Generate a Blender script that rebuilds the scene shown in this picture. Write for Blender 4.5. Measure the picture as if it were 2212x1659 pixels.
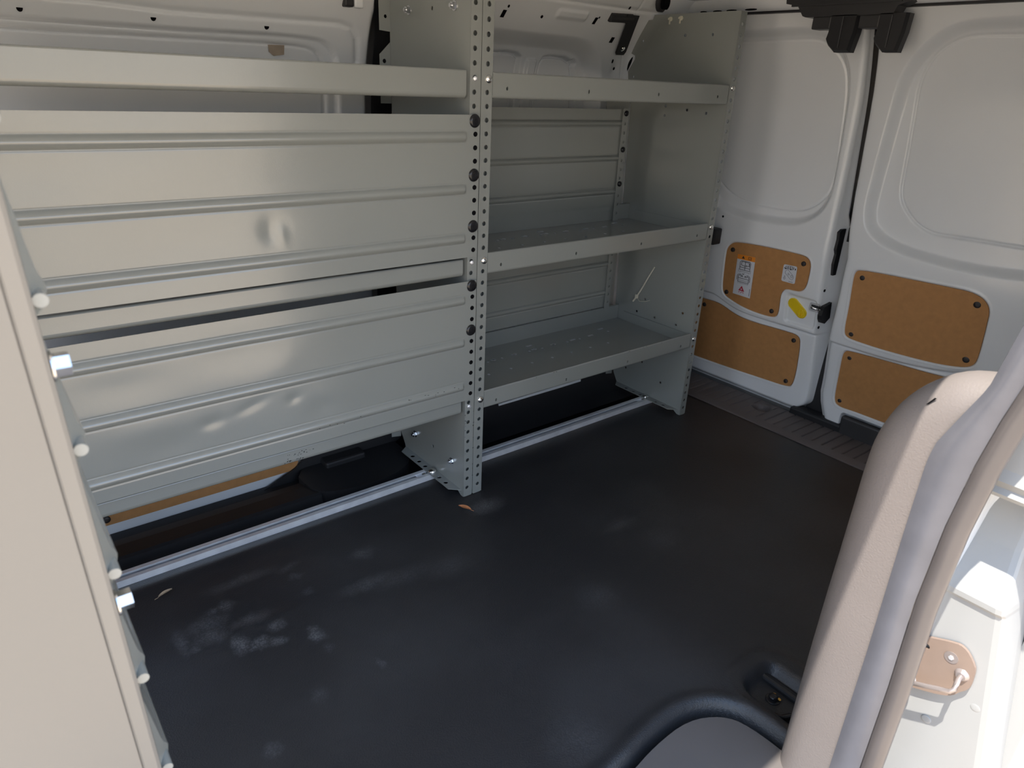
import bpy, bmesh, math, random
import numpy as np
from mathutils import Vector, Matrix
from mathutils.geometry import delaunay_2d_cdt

random.seed(7)
rng = np.random.default_rng(7)
for o in list(bpy.data.objects):
    bpy.data.objects.remove(o)
S = bpy.context.scene
COL = S.collection
PI = math.pi

# ------------------------------------------------------------------ camera
cam = bpy.data.cameras.new('camera')
cam_o = bpy.data.objects.new('camera', cam)
COL.objects.link(cam_o)
cam.sensor_width = 36.0
cam.sensor_fit = 'HORIZONTAL'
cam.lens = 1496.02 / 2212 * 36.0
cam.clip_start = 0.02
_R = ((0.78478732, -0.6183611, 0.04169431), (-0.21754144, -0.33783509, -0.91572003), (0.58033145, 0.70957523, -0.39964786))
_m = Matrix(((_R[0][0], -_R[1][0], -_R[2][0], 0), (_R[0][1], -_R[1][1], -_R[2][1], 0), (_R[0][2], -_R[1][2], -_R[2][2], 1.0), (0, 0, 0, 1)))
cam_o.matrix_world = _m
cam.dof.use_dof = True
cam.dof.focus_distance = 1.55
cam.dof.aperture_fstop = 9.0
S.camera = cam_o

# ------------------------------------------------------------------ world, sun, exposure
w = bpy.data.worlds.new('sky')
S.world = w
w.use_nodes = True
nt = w.node_tree
bg = nt.nodes['Background']
_tc = nt.nodes.new('ShaderNodeTexCoord')
_sx = nt.nodes.new('ShaderNodeSeparateXYZ')
_cr = nt.nodes.new('ShaderNodeValToRGB')      # hazy horizon to blue zenith, the same all round
_cr.color_ramp.elements[0].position = 0.0
_cr.color_ramp.elements[0].color = (0.86, 0.88, 0.90, 1)
_cr.color_ramp.elements[1].position = 0.75
_cr.color_ramp.elements[1].color = (0.40, 0.62, 1.0, 1)
_e = _cr.color_ramp.elements.new(0.18)
_e.color = (0.72, 0.83, 1.0, 1)
nt.links.new(_tc.outputs['Generated'], _sx.inputs[0])
nt.links.new(_sx.outputs['Z'], _cr.inputs['Fac'])
nt.links.new(_cr.outputs['Color'], bg.inputs[0])
bg.inputs[1].default_value = 0.98
sun = bpy.data.lights.new('sun', 'SUN')
sun.energy = 3.4
sun.angle = math.radians(0.6)
sun.color = (1.0, 0.95, 0.87)
sun_o = bpy.data.objects.new('sun', sun)
COL.objects.link(sun_o)
sun_o.rotation_euler = Vector((-0.36, -0.083, 0.925)).to_track_quat('Z', 'Y').to_euler()
S.view_settings.view_transform = 'Standard'
S.view_settings.look = 'None'
S.view_settings.gamma = 1.0
S.view_settings.use_curve_mapping = False
S.view_settings.exposure = 1.6
try:
    S.cycles.max_bounces = 10
    S.cycles.diffuse_bounces = 6
    S.cycles.glossy_bounces = 5
    S.cycles.sample_clamp_indirect = 6.0
    S.cycles.use_denoising = True
except Exception:
    pass
# daylight through the open side door: a sampling portal over the opening (emits nothing itself)
pl = bpy.data.lights.new('door_portal', 'AREA')
pl.shape = 'RECTANGLE'
pl.size, pl.size_y = 1.5, 1.6
pl.cycles.is_portal = True
plo = bpy.data.objects.new('door_portal', pl)
COL.objects.link(plo)
plo.location = (0.2, -0.05, 0.6)
plo.rotation_euler = (PI / 2, 0, 0)


# ------------------------------------------------------------------ materials
def mat(name, base, rough=0.5, metal=0.0, bump=None, var=0.0, vscale=8.0, spec=0.5, coat=0.0, mix=None):
    m = bpy.data.materials.new(name)
    m.use_nodes = True
    n, l = m.node_tree.nodes, m.node_tree.links
    b = n['Principled BSDF']
    b.inputs['Base Color'].default_value = (*base, 1)
    b.inputs['Roughness'].default_value = rough
    b.inputs['Metallic'].default_value = metal
    b.inputs['Specular IOR Level'].default_value = spec
    b.inputs['Coat Weight'].default_value = coat
    b.inputs['Coat Roughness'].default_value = 0.08
    tc = n.new('ShaderNodeTexCoord')
    if var > 0:
        nz = n.new('ShaderNodeTexNoise')
        nz.inputs['Scale'].default_value = vscale
        nz.inputs['Detail'].default_value = 5
        l.new(tc.outputs['Object'], nz.inputs['Vector'])
        r = n.new('ShaderNodeValToRGB')
        r.color_ramp.elements[0].position = 0.3
        r.color_ramp.elements[1].position = 0.7
        r.color_ramp.elements[0].color = tuple(max(0, c * (1 - var)) for c in base) + (1,)
        r.color_ramp.elements[1].color = tuple(min(1, c * (1 + var)) for c in (mix or base)) + (1,)
        l.new(nz.outputs['Fac'], r.inputs['Fac'])
        l.new(r.outputs['Color'], b.inputs['Base Color'])
    if bump:
        kind, sc, st, dist = bump
        if kind == 'voronoi':
            t = n.new('ShaderNodeTexVoronoi')
            t.feature = 'SMOOTH_F1'
            out = t.outputs['Distance']
        else:
            t = n.new('ShaderNodeTexNoise')
            t.inputs['Detail'].default_value = 3
            out = t.outputs['Fac']
        t.inputs['Scale'].default_value = sc
        l.new(tc.outputs['Object'], t.inputs['Vector'])
        bp = n.new('ShaderNodeBump')
        bp.inputs['Strength'].default_value = st
        bp.inputs['Distance'].default_value = dist
        l.new(out, bp.inputs['Height'])
        l.new(bp.outputs['Normal'], b.inputs['Normal'])
    return m


M = {}
M['gray'] = mat('gray_powder_coat', (0.256, 0.270, 0.256), 0.24, 0.0, ('noise', 420, 0.07, 0.0010), 0.03, 3.0, 0.9, 0.25)
M['white'] = mat('white_body_paint', (0.80, 0.825, 0.845), 0.25, 0.0, None, 0.02, 2.0, 0.5, 0.25)
M['jamb'] = mat('body_white_dimmed', (0.34, 0.34, 0.332), 0.35, 0.0, None, 0.02, 5.0, 0.4)  # body white, darkened in the colour to offset the direct sun
M['black'] = mat('black_plastic', (0.012, 0.012, 0.014), 0.5, 0.0, ('noise', 300, 0.15, 0.0006), 0.0, 1)
M['hole'] = mat('dark_hole', (0.004, 0.004, 0.005), 0.9, spec=0.1)
M['liner'] = mat('black_liner_plastic', (0.015, 0.015, 0.017), 0.6, 0.0, ('noise', 500, 0.12, 0.0005), 0.1, 4)
M['sill'] = mat('grey_brown_sill_plastic', (0.115, 0.103, 0.103), 0.55, 0.0, ('noise', 600, 0.2, 0.0005), 0.08, 6)
M['plate'] = mat('grey_step_plastic', (0.118, 0.104, 0.097), 0.5, 0.0, ('noise', 900, 0.25, 0.0004), 0.05, 6)
M['board'] = mat('brown_hardboard', (0.47, 0.238, 0.092), 0.55, 0.0, ('noise', 600, 0.12, 0.0004), 0.07, 60.0, 0.3)
M['clip'] = mat('dark_clip_plastic', (0.022, 0.018, 0.018), 0.5)
M['trim'] = mat('grained_beige_grey_plastic', (0.19, 0.165, 0.152), 0.5, 0.0, ('noise', 380, 0.35, 0.0012), 0.03, 9)
M['seal'] = mat('grey_rubber_seal', (0.115, 0.115, 0.13), 0.33, 0.0, ('noise', 700, 0.15, 0.0004), 0.08, 20)
M['sealtube'] = mat('brown_grey_rubber_tube', (0.10, 0.088, 0.085), 0.32, 0.0, None, 0.06, 14)
M['zinc'] = mat('bright_zinc', (0.72, 0.73, 0.75), 0.22, 1.0, ('noise', 120, 0.15, 0.0006), 0.08, 60)
M['galv'] = mat('galvanised_steel', (0.86, 0.88, 0.92), 0.30, 0.4, ('noise', 200, 0.1, 0.0004), 0.10, 25)
M['chrome'] = mat('polished_screw', (0.86, 0.85, 0.82), 0.15, 1.0)
M['rivet'] = mat('black_push_rivet', (0.012, 0.012, 0.014), 0.24)
M['yellow'] = mat('yellow_handle', (0.80, 0.58, 0.012), 0.4)
M['sticker'] = mat('sticker_white', (0.68, 0.70, 0.74), 0.4)
M['orange'] = mat('sticker_orange', (0.80, 0.27, 0.03), 0.4)
M['ink'] = mat('sticker_ink', (0.03, 0.03, 0.035), 0.5)
M['inkgrey'] = mat('sticker_grey_ink', (0.18, 0.19, 0.22), 0.5)
M['red'] = mat('sticker_red', (0.50, 0.03, 0.06), 0.5)
M['tie'] = mat('ivory_nylon', (0.66, 0.64, 0.53), 0.4)
M['leaf'] = mat('orange_brown_leaf', (0.50, 0.20, 0.08), 0.6, 0.0, ('noise', 90, 0.3, 0.001), 0.2, 90)
M['leaf2'] = mat('tan_leaf', (0.36, 0.27, 0.18), 0.6, 0.0, ('noise', 90, 0.3, 0.001), 0.25, 90)
M['tape'] = mat('tan_tape', (0.40, 0.33, 0.26), 0.6, 0.0, None, 0.12, 40)
M['striker'] = mat('tan_zinc_striker', (0.27, 0.20, 0.16), 0.45, 0.15, None, 0.05, 30)
M['strikerbar'] = mat('pale_steel_bar', (0.36, 0.31, 0.29), 0.3, 0.5)
M['ground'] = mat('pale_concrete_ground', (0.61, 0.455, 0.30), 0.85, 0.0, ('noise', 8, 0.3, 0.02), 0.12, 1.3)
M['horizon_tan'] = mat('tan_horizon_tone', (0.42, 0.35, 0.25), 0.9, 0.0, None, 0.2, .05)
M['gray_dimmed'] = mat('shelf_grey_darkened', (0.203, 0.190, 0.168), 0.30, 0.0, ('noise', 420, 0.07, 0.0010), 0.03, 3.0, 0.7)  # shelf gray with the doorway light put into its colour: darker, warmer
M['paint'] = mat('orange_paint_mark', (0.85, 0.45, 0.08), 0.5)
M['bare'] = mat('bare_metal', (0.75, 0.76, 0.78), 0.3, 0.6)
M['vent'] = mat('dark_duct_plastic', (0.030, 0.030, 0.032), 0.45)


def mat_floor():
    m = mat('black_rubber_mat', (0.0205, 0.0205, 0.0225), 0.43, 0.0, ('voronoi', 420, 0.45, 0.0010), 0.0)
    n, l = m.node_tree.nodes, m.node_tree.links
    b = n['Principled BSDF']
    tc = n.new('ShaderNodeTexCoord')
    acc = None
    # dusty scuffs at their places on the mat: x, y, radius, elongation x, elongation y, strength
    marks = [(0.251, 1.085, .022, 1, 1.3, .9), (0.281, 1.067, .02, 1.4, 1, .8), (0.323, 1.093, .018, 1.3, 1, .7), (0.378, 1.028, .018, 1, 1.6, .9),
             (0.412, 1.214, .014, 1.3, 1, .5), (0.212, 1.137, .03, 1.5, 1, .55), (0.215, 1.174, .03, 1.8, 1, .5), (0.162, 1.152, .03, .5, 1.8, .5),
             (0.261, 1.202, .022, 1, 1, .5), (0.29, 1.139, .03, 1.7, .7, .5), (0.234, 1.204, .014, 1.3, 1, .45), (0.565, 1.204, .028, 1.5, .9, .5),
             (0.314, 1.053, .016, 1.2, 1, .7), (0.415, 1.152, .016, 1, 1, .4), (0.412, 1.25, .02, 1.7, .7, .4), (0.446, 0.891, .012, .8, 1.6, .4),
             (0.528, 1.102, .04, 2, .6, .5), (0.384, 0.982, .014, 1, 1, .35), (0.311, 1.265, .04, 2.2, .5, .4), (0.178, 1.121, .014, 1, 1, .4),
             (0.913, 1.199, .055, 1.2, .7, .75), (1.143, 0.944, .04, 1.5, .7, .28), (1.184, 0.845, .05, 1.3, 1, .22), (0.627, 0.549, .06, 1.2, 1, .22),
             (0.217, 0.829, .02, 1, 1, .4), (0.322, 0.889, .02, 1, 1, .3), (0.902, 0.783, .05, 1.2, 1, .25), (0.60, 1.08, .05, 1.8, .7, .3), (0.70, 1.05, .05, 1.4, .8, .25)]
    nz = n.new('ShaderNodeTexNoise')
    nz.inputs['Scale'].default_value = 55
    nz.inputs['Detail'].default_value = 5
    l.new(tc.outputs['Object'], nz.inputs['Vector'])
    nv = n.new('ShaderNodeVectorMath'); nv.operation = 'SCALE'; nv.inputs['Scale'].default_value = 0.035
    nc = n.new('ShaderNodeVectorMath'); nc.operation = 'SUBTRACT'; nc.inputs[1].default_value = (0.5, 0.5, 0.5)
    l.new(nz.outputs['Color'], nc.inputs[0]); l.new(nc.outputs[0], nv.inputs[0])
    ad = n.new('ShaderNodeVectorMath'); ad.operation = 'ADD'
    l.new(tc.outputs['Object'], ad.inputs[0]); l.new(nv.outputs[0], ad.inputs[1])
    for (x, y, r, ex, ey, st) in marks:
        mp = n.new('ShaderNodeMapping')
        mp.vector_type = 'POINT'
        mp.inputs['Scale'].default_value = (1 / (r * ex), 1 / (r * ey), 0)
        mp.inputs['Location'].default_value = (-x / (r * ex), -y / (r * ey), 0)
        l.new(ad.outputs[0], mp.inputs['Vector'])
        g = n.new('ShaderNodeTexGradient'); g.gradient_type = 'SPHERICAL'
        l.new(mp.outputs['Vector'], g.inputs['Vector'])
        k = n.new('ShaderNodeMath'); k.operation = 'MULTIPLY'; k.inputs[1].default_value = st
        l.new(g.outputs['Fac'], k.inputs[0])
        if acc is None:
            acc = k
        else:
            s = n.new('ShaderNodeMath'); s.operation = 'MAXIMUM'
            l.new(acc.outputs[0], s.inputs[0]); l.new(k.outputs[0], s.inputs[1])
            acc = s
    fine = n.new('ShaderNodeTexVoronoi'); fine.inputs['Scale'].default_value = 260
    l.new(tc.outputs['Object'], fine.inputs['Vector'])
    fr = n.new('ShaderNodeValToRGB')
    fr.color_ramp.elements[0].position = 0.05; fr.color_ramp.elements[0].color = (1, 1, 1, 1)
    fr.color_ramp.elements[1].position = 0.75; fr.color_ramp.elements[1].color = (0.25, 0.25, 0.25, 1)
    l.new(fine.outputs['Distance'], fr.inputs['Fac'])
    mu = n.new('ShaderNodeMath'); mu.operation = 'MULTIPLY'
    l.new(acc.outputs[0], mu.inputs[0]); l.new(fr.outputs['Color'], mu.inputs[1])
    dust = n.new('ShaderNodeTexNoise'); dust.inputs['Scale'].default_value = 2.6; dust.inputs['Detail'].default_value = 6
    l.new(tc.outputs['Object'], dust.inputs['Vector'])
    dr = n.new('ShaderNodeValToRGB')
    dr.color_ramp.elements[0].position = 0.45; dr.color_ramp.elements[0].color = (0, 0, 0, 1)
    dr.color_ramp.elements[1].position = 0.8; dr.color_ramp.elements[1].color = (0.14, 0.14, 0.14, 1)
    l.new(dust.outputs['Fac'], dr.inputs['Fac'])
    sm = n.new('ShaderNodeMath'); sm.operation = 'ADD'; sm.use_clamp = True
    l.new(mu.outputs[0], sm.inputs[0]); l.new(dr.outputs['Color'], sm.inputs[1])
    mixc = n.new('ShaderNodeMix'); mixc.data_type = 'RGBA'
    mixc.inputs[6].default_value = (0.0205, 0.0205, 0.0225, 1)
    mixc.inputs[7].default_value = (0.17, 0.17, 0.175, 1)
    l.new(sm.outputs[0], mixc.inputs[0])
    l.new(mixc.outputs[2], b.inputs['Base Color'])
    return m


M['floor'] = mat_floor()


# ------------------------------------------------------------------ mesh helpers
class MB:
    """collects faces, then links them as ONE mesh object"""
    def __init__(s):
        s.v, s.f, s.mi, s.sm = [], [], [], []

    def add(s, verts, faces, mi=0, smooth=False):
        o = len(s.v)
        s.v.extend([tuple(map(float, p)) for p in verts])
        for f in faces:
            s.f.append(tuple(i + o for i in f)); s.mi.append(mi); s.sm.append(smooth)
        return s

    def box(s, x0, x1, y0, y1, z0, z1, mi=0, bev=0.0):
        if bev <= 0:
            v = [(x, y, z) for x in (x0, x1) for y in (y0, y1) for z in (z0, z1)]
            f = [(0, 1, 3, 2), (4, 6, 7, 5), (0, 4, 5, 1), (2, 3, 7, 6), (0, 2, 6, 4), (1, 5, 7, 3)]
            return s.add(v, f, mi)
        bm = bmesh.new()
        bmesh.ops.create_cube(bm, size=1)
        bmesh.ops.scale(bm, vec=(x1 - x0, y1 - y0, z1 - z0), verts=bm.verts)
        bmesh.ops.translate(bm, vec=((x0 + x1) / 2, (y0 + y1) / 2, (z0 + z1) / 2), verts=bm.verts)
        bmesh.ops.bevel(bm, geom=bm.edges[:], offset=bev, segments=2, profile=0.5, affect='EDGES')
        return s.bm(bm, mi)

    def bm(s, bm, mi=0, smooth=False):
        bm.verts.ensure_lookup_table(); bm.verts.index_update()
        s.add([v.co[:] for v in bm.verts], [[v.index for v in f.verts] for f in bm.faces], mi, smooth)
        bm.free()
        return s

    def plate(s, outer, holes, O, U, V, t, mi=0):
        """flat sheet with cut holes: outline in (u,v) placed at O + u*U + v*V, thickness t along UxV"""
        O, U, V = Vector(O), Vector(U), Vector(V)
        N = U.cross(V).normalized() * t
        loops = [outer] + list(holes)
        pts, eds = [], []
        for lp in loops:
            b = len(pts)
            pts += [Vector(p) for p in lp]
            eds += [(b + i, b + (i + 1) % len(lp)) for i in range(len(lp))]
        r = delaunay_2d_cdt(pts, eds, [], 1, 1e-7)
        P2, F = r[0], r[2]
        keep = []
        for f in F:
            c = sum((P2[i] for i in f), Vector((0, 0))) / len(f)
            if _inside(c, outer) and not any(_inside(c, h) for h in holes):
                keep.append(tuple(f))
        P3 = [O + U * p[0] + V * p[1] for p in P2]
        s.add(P3, keep, mi)
        s.add([p + N for p in P3], [tuple(reversed(f)) for f in keep], mi)
        for lp in loops:
            a = [O + U * p[0] + V * p[1] for p in lp]
            n = len(a)
            s.add(a + [p + N for p in a], [(i, (i + 1) % n, n + (i + 1) % n, n + i) for i in range(n)], mi)
        return s

    def extrude(s, prof, A, B, closed=False, mi=0, smooth=False, caps=False):
        """profile (list of 3D offsets) swept straight from A to B"""
        n = len(prof)
        A, B = Vector(A), Vector(B)
        v = [A + Vector(p) for p in prof] + [B + Vector(p) for p in prof]
        m = n if closed else n - 1
        f = [(i, (i + 1) % n, n + (i + 1) % n, n + i) for i in range(m)]
        if caps and closed:
            f += [tuple(range(n - 1, -1, -1)), tuple(range(n, 2 * n))]
        return s.add(v, f, mi, smooth)

    def cyl(s, C, ax, r, h, n=16, r2=None, mi=0, dome=0.0):
        """disc/cylinder from C along axis ax, height h, optional domed end"""
        ax = Vector(ax).normalized()
        q = ax.to_track_quat('Z', 'Y')
        C = Vector(C)
        rings = [(r, 0.0), (r if r2 is None else r2, h)]
        if dome > 0:
            rr = rings[-1][0]
            for k in range(1, 4):
                a = k / 4 * PI / 2
                rings.append((rr * math.cos(a), h + dome * math.sin(a)))
        v = []
        for (rr, z) in rings:
            v += [C + q @ Vector((rr * math.cos(2 * PI * i / n), rr * math.sin(2 * PI * i / n), z)) for i in range(n)]
        f = []
        for k in range(len(rings) - 1):
            f += [(k * n + i, k * n + (i + 1) % n, (k + 1) * n + (i + 1) % n, (k + 1) * n + i) for i in range(n)]
        b = len(rings) - 1
        s.add(v, f, mi, n > 8)
        s.add(v[:n], [tuple(range(n - 1, -1, -1))], mi)
        s.add(v[b * n:], [tuple(range(n))], mi, dome > 0)
        return s

    def tube(s, path, r, n=10, mi=0, caps=True):
        P = [Vector(p) for p in path]
        up = Vector((0.31, 0.17, 0.93))
        v, f = [], []
        for i, p in enumerate(P):
            t = (P[min(i + 1, len(P) - 1)] - P[max(i - 1, 0)]).normalized()
            a = t.cross(up).normalized(); b = t.cross(a).normalized()
            rr = r[i] if isinstance(r, (list, tuple)) else r
            v += [p + (a * math.cos(2 * PI * k / n) + b * math.sin(2 * PI * k / n)) * rr for k in range(n)]
        for i in range(len(P) - 1):
            f += [(i * n + k, i * n + (k + 1) % n, (i + 1) * n + (k + 1) % n, (i + 1) * n + k) for k in range(n)]
        s.add(v, f, mi, True)
        if caps:
            s.add(v[:n], [tuple(range(n - 1, -1, -1))], mi); s.add(v[-n:], [tuple(range(n))], mi)
        return s

    def grid(s, X, Y, Z, mi=0, smooth=True, mask=None):
        r, c = X.shape
        v = np.stack([X, Y, Z], -1).reshape(-1, 3)
        ii, jj = np.meshgrid(np.arange(r - 1), np.arange(c - 1), indexing='ij')
        if mask is not None:
            k = mask[ii, jj]
            ii, jj = ii[k], jj[k]
        a = (ii * c + jj).ravel()
        s.add(v.tolist(), np.stack([a, a + 1, a + c + 1, a + c], -1).tolist(), mi, smooth)
        return s

    def build(s, name, m, parent=None):
        me = bpy.data.meshes.new(name)
        me.from_pydata(s.v, [], s.f)
        for x in (m if isinstance(m, (list, tuple)) else [m]):
            me.materials.append(M[x])
        me.polygons.foreach_set('material_index', s.mi)
        me.polygons.foreach_set('use_smooth', s.sm)
        me.update()
        o = bpy.data.objects.new(name, me)
        COL.objects.link(o)
        if parent is not None:
            o.parent = parent
            o.matrix_parent_inverse = parent.matrix_world.inverted()
        return o


def _inside(p, poly):
    x, y = p[0], p[1]
    c = False
    n = len(poly)
    for i in range(n):
        x1, y1 = poly[i]; x2, y2 = poly[(i + 1) % n]
        if (y1 > y) != (y2 > y) and x < (x2 - x1) * (y - y1) / (y2 - y1) + x1:
            c = not c
    return c


def circ(u, v, r, n=10, r2=None):
    return [(u + r * math.cos(2 * PI * i / n), v + (r2 or r) * math.sin(2 * PI * i / n)) for i in range(n)]


def rrect(u0, u1, v0, v1, r, n=4):
    out = []
    for (cu, cv, a0) in ((u1 - r, v1 - r, 0), (u0 + r, v1 - r, 90), (u0 + r, v0 + r, 180), (u1 - r, v0 + r, 270)):
        for k in range(n + 1):
            a = math.radians(a0 + 90 * k / n)
            out.append((cu + r * math.cos(a), cv + r * math.sin(a)))
    return out


def chaikin(p, n=2, closed=True):
    for _ in range(n):
        q = []
        m = len(p)
        for i in range(m if closed else m - 1):
            a, b = p[i], p[(i + 1) % m]
            q += [(a[0] * .75 + b[0] * .25, a[1] * .75 + b[1] * .25), (a[0] * .25 + b[0] * .75, a[1] * .25 + b[1] * .75)]
        if not closed:
            q = [p[0]] + q + [p[-1]]
        p = q
    return p


def sdf(poly, A, B):
    """signed distance (negative inside) of grids A,B to a polygon"""
    px, py = A.ravel(), B.ravel()
    d = np.full(px.shape, 1e9); ins = np.zeros(px.shape, bool)
    n = len(poly)
    for i in range(n):
        x1, y1 = poly[i]; x2, y2 = poly[(i + 1) % n]
        ex, ey = x2 - x1, y2 - y1
        L = ex * ex + ey * ey + 1e-12
        t = np.clip(((px - x1) * ex + (py - y1) * ey) / L, 0, 1)
        d = np.minimum(d, (px - x1 - t * ex) ** 2 + (py - y1 - t * ey) ** 2)
        if abs(y2 - y1) > 1e-12:
            k = ((y1 > py) != (y2 > py)) & (px < ex * (py - y1) / ey + x1)
            ins ^= k
    d = np.sqrt(d)
    return np.where(ins, -d, d).reshape(A.shape)


def ldist(line, A, B):
    px, py = A.ravel(), B.ravel()
    d = np.full(px.shape, 1e9)
    for (x1, y1), (x2, y2) in zip(line[:-1], line[1:]):
        ex, ey = x2 - x1, y2 - y1
        t = np.clip(((px - x1) * ex + (py - y1) * ey) / (ex * ex + ey * ey + 1e-12), 0, 1)
        d = np.minimum(d, (px - x1 - t * ex) ** 2 + (py - y1 - t * ey) ** 2)
    return np.sqrt(d).reshape(A.shape)


def sstep(a, b, x):
    t = np.clip((x - a) / (b - a), 0, 1)
    return t * t * (3 - 2 * t)


def thing(name, label, cat, loc=(0, 0, 0), group=None):
    o = bpy.data.objects.new(name, None)
    o.empty_display_size = 0.05
    COL.objects.link(o)
    o.location = loc
    bpy.context.view_layer.update()
    o['label'] = label; o['category'] = cat
    if group:
        o['group'] = group
    return o


def tag(o, label, cat, group=None):
    o['label'] = label; o['category'] = cat
    if group:
        o['group'] = group
    return o


def struct(o, label=None, cat=None):
    o['kind'] = 'structure'
    if label:
        o['label'] = label
    if cat:
        o['category'] = cat
    return o


XZ = np.array([(-.3, 2.11), (-.05, 2.10), (0, 2.095), (.15, 2.085), (.35, 2.045), (.55, 2.02), (.8, 2.02), (1.0, 2.01), (1.1, 1.985), (1.2, 1.95), (1.35, 1.90)])
YZ = np.array([(-.3, 1.64), (0, 1.66), (.4, 1.69), (.9, 1.69), (1.0, 1.68), (1.1, 1.65), (1.2, 1.58), (1.28, 1.49), (1.35, 1.35)])


def _sm(T):
    zs = np.linspace(-.3, 1.35, 331)
    v = np.interp(zs, T[:, 0], T[:, 1])
    k = np.hanning(27); k /= k.sum()
    vv = np.convolve(np.pad(v, 13, mode='edge'), k, mode='valid')
    return lambda z: np.interp(z, zs, vv)


xd, yl = _sm(XZ), _sm(YZ)

# ================================================================== SETTING
# ground outside
g = MB(); g.box(-250, 250, -250, 250, -0.80, -0.62)
struct(g.build('ground', 'ground'), 'pale concrete ground outside the open side door')

hr = MB()  # tan ring out of view, added to tint the reflections at the horizon
for i in range(48):
    a0, a1 = 2 * PI * i / 48, 2 * PI * (i + 1) / 48
    h0, h1 = [5 + 2.5 * math.sin(3 * a) + 1.5 * math.sin(7 * a + 1) for a in (a0, a1)]
    p = [(150 * math.cos(a0), 150 * math.sin(a0), -.7), (150 * math.cos(a1), 150 * math.sin(a1), -.7), (165 * math.cos(a1), 165 * math.sin(a1), h1), (165 * math.cos(a0), 165 * math.sin(a0), h0)]
    hr.add(p, [(0, 1, 2, 3)])
struct(hr.build('horizon_ring', 'horizon_tan'), 'unseen tan ring on the horizon, added to warm the shelf reflections')

# ---- floor mat (one sheet with the tie-down well and the step edge formed into it)
xs = np.linspace(-0.42, 1.95, 340); ys = np.linspace(0.30, 1.384, 176)
X, Y = np.meshgrid(xs, ys, indexing='ij')
Z = np.zeros_like(X)
STEP = chaikin([(-.6, .0), (-.6, .462), (0.45, .464), (0.647, .472), (0.728, .486), (0.825, .487), (0.887, .455), (0.910, .408), (0.913, .3), (.913, 0)], 2)
sd = sdf(STEP, X, Y)
Z += 0.006 * np.exp(-((sd - .016) / .014) ** 2)
Z -= 0.035 * sstep(0.010, -0.012, sd)
TIE = rrect(0.925, 1.078, 0.30, 0.490, 0.055, 6)
st = sdf(TIE, X, Y)
Z += 0.0035 * np.exp(-((st) / .006) ** 2)
Z -= 0.030 * sstep(-0.018, -0.045, st)
Z -= 0.006 * np.exp(-((X - 1.035) / .012) ** 2) * (st < -.03) * 0 
# gentle waves and dents of the rubber sheet
Z += 0.0045 * np.exp(-((Y - 1.352) / .022) ** 2) * (1 - .2 * np.sin(X * 9)) * (X < 1.0)
Z += 0.0022 * np.exp(-(((X - .30) + (Y - 1.13) * .4) / .10) ** 2 - ((Y - 1.12) / .018) ** 2)
Z += 0.003 * np.exp(-((X - 1.14) / .05) ** 2 - ((Y - .945) / .012) ** 2)
Z += 0.0016 * np.sin(X * 7.1 + 2 * Y) * np.sin(Y * 8.3 + 1.2 * X) * sstep(.0, .12, sd) * sstep(0, .1, st)
flo = MB(); flo.grid(X, Y, Z)
struct(flo.build('floor', 'floor'), 'black grained rubber mat covering the van load floor, dusty with scuffs')
ub = MB(); ub.box(-.5, 2.0, 0.14, 1.70, -.10, -.055)
struct(ub.build('floor_underlay', 'liner'), 'dark floor pan beneath the rubber mat')
# grey sill plate in the side-door step
PL = [p for p in chaikin([(-.5, .10), (-.5, .448), (0.45, .450), (0.650, .458), (0.728, .470), (0.815, .470), (0.872, .440), (0.893, .40), (0.896, .30), (.896, .10)], 2)]
sp = MB(); sp.plate(PL, [], (0, 0, -.030), (1, 0, 0), (0, 1, 0), 0.022)
struct(sp.build('trim_1', 'plate'), 'grey plastic step plate set into the side door threshold')

# outer skin of the van so that no daylight leaks past the inner panels
ok_ = MB()
ok_.box(2.15, 2.17, .10, 1.80, -.40, 1.36); ok_.box(-.55, 2.17, 1.78, 1.80, -.40, 1.36)
ok_.box(-.55, 2.17, .225, 1.80, 1.30, 1.34); ok_.box(.95, 2.17, .08, .235, 1.28, 1.34); ok_.box(-.55, 2.17, .16, 1.80, -.14, -.11)
ok_.box(1.02, 2.17, .08, .12, -.40, 1.34)
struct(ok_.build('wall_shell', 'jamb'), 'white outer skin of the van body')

# ---- rear sill of the load floor with raised slanting ribs
sl = MB()
prof = [(1.925, 0.001), (1.93, .004), (1.955, .008), (2.10, .008), (2.115, -.02)]
nx = len(prof)
OV = [(2.008, 1.112), (2.02, 1.163), (2.045, 1.168), (2.068, 1.156), (2.070, 1.115), (2.04, 1.100)]
ovp = chaikin(OV, 2)
xs = np.linspace(1.925, 2.115, 60); ys = np.linspace(.50, 1.66, 900)
X, Y = np.meshgrid(xs, ys, indexing='ij')
Z = np.interp(X, [p[0] for p in prof], [p[1] for p in prof])
ph = ((Y - (X - 1.96) * -0.02) / .034) % 1.0
rib = -1.4 * np.exp(-((ph - .5) / .05) ** 2) * sstep(1.958, 1.966, X) * sstep(2.095, 2.088, X)
so = sdf(ovp, X, Y)
Z += .0045 * rib * sstep(0.004, .012, so)
Z -= .020 * sstep(.002, -.010, so)
sl.grid(X, Y, Z)
struct(sl.build('trim_2', 'sill'), 'dark grey-brown plastic rear sill plate with fine ribs and an oval recess')

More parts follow.
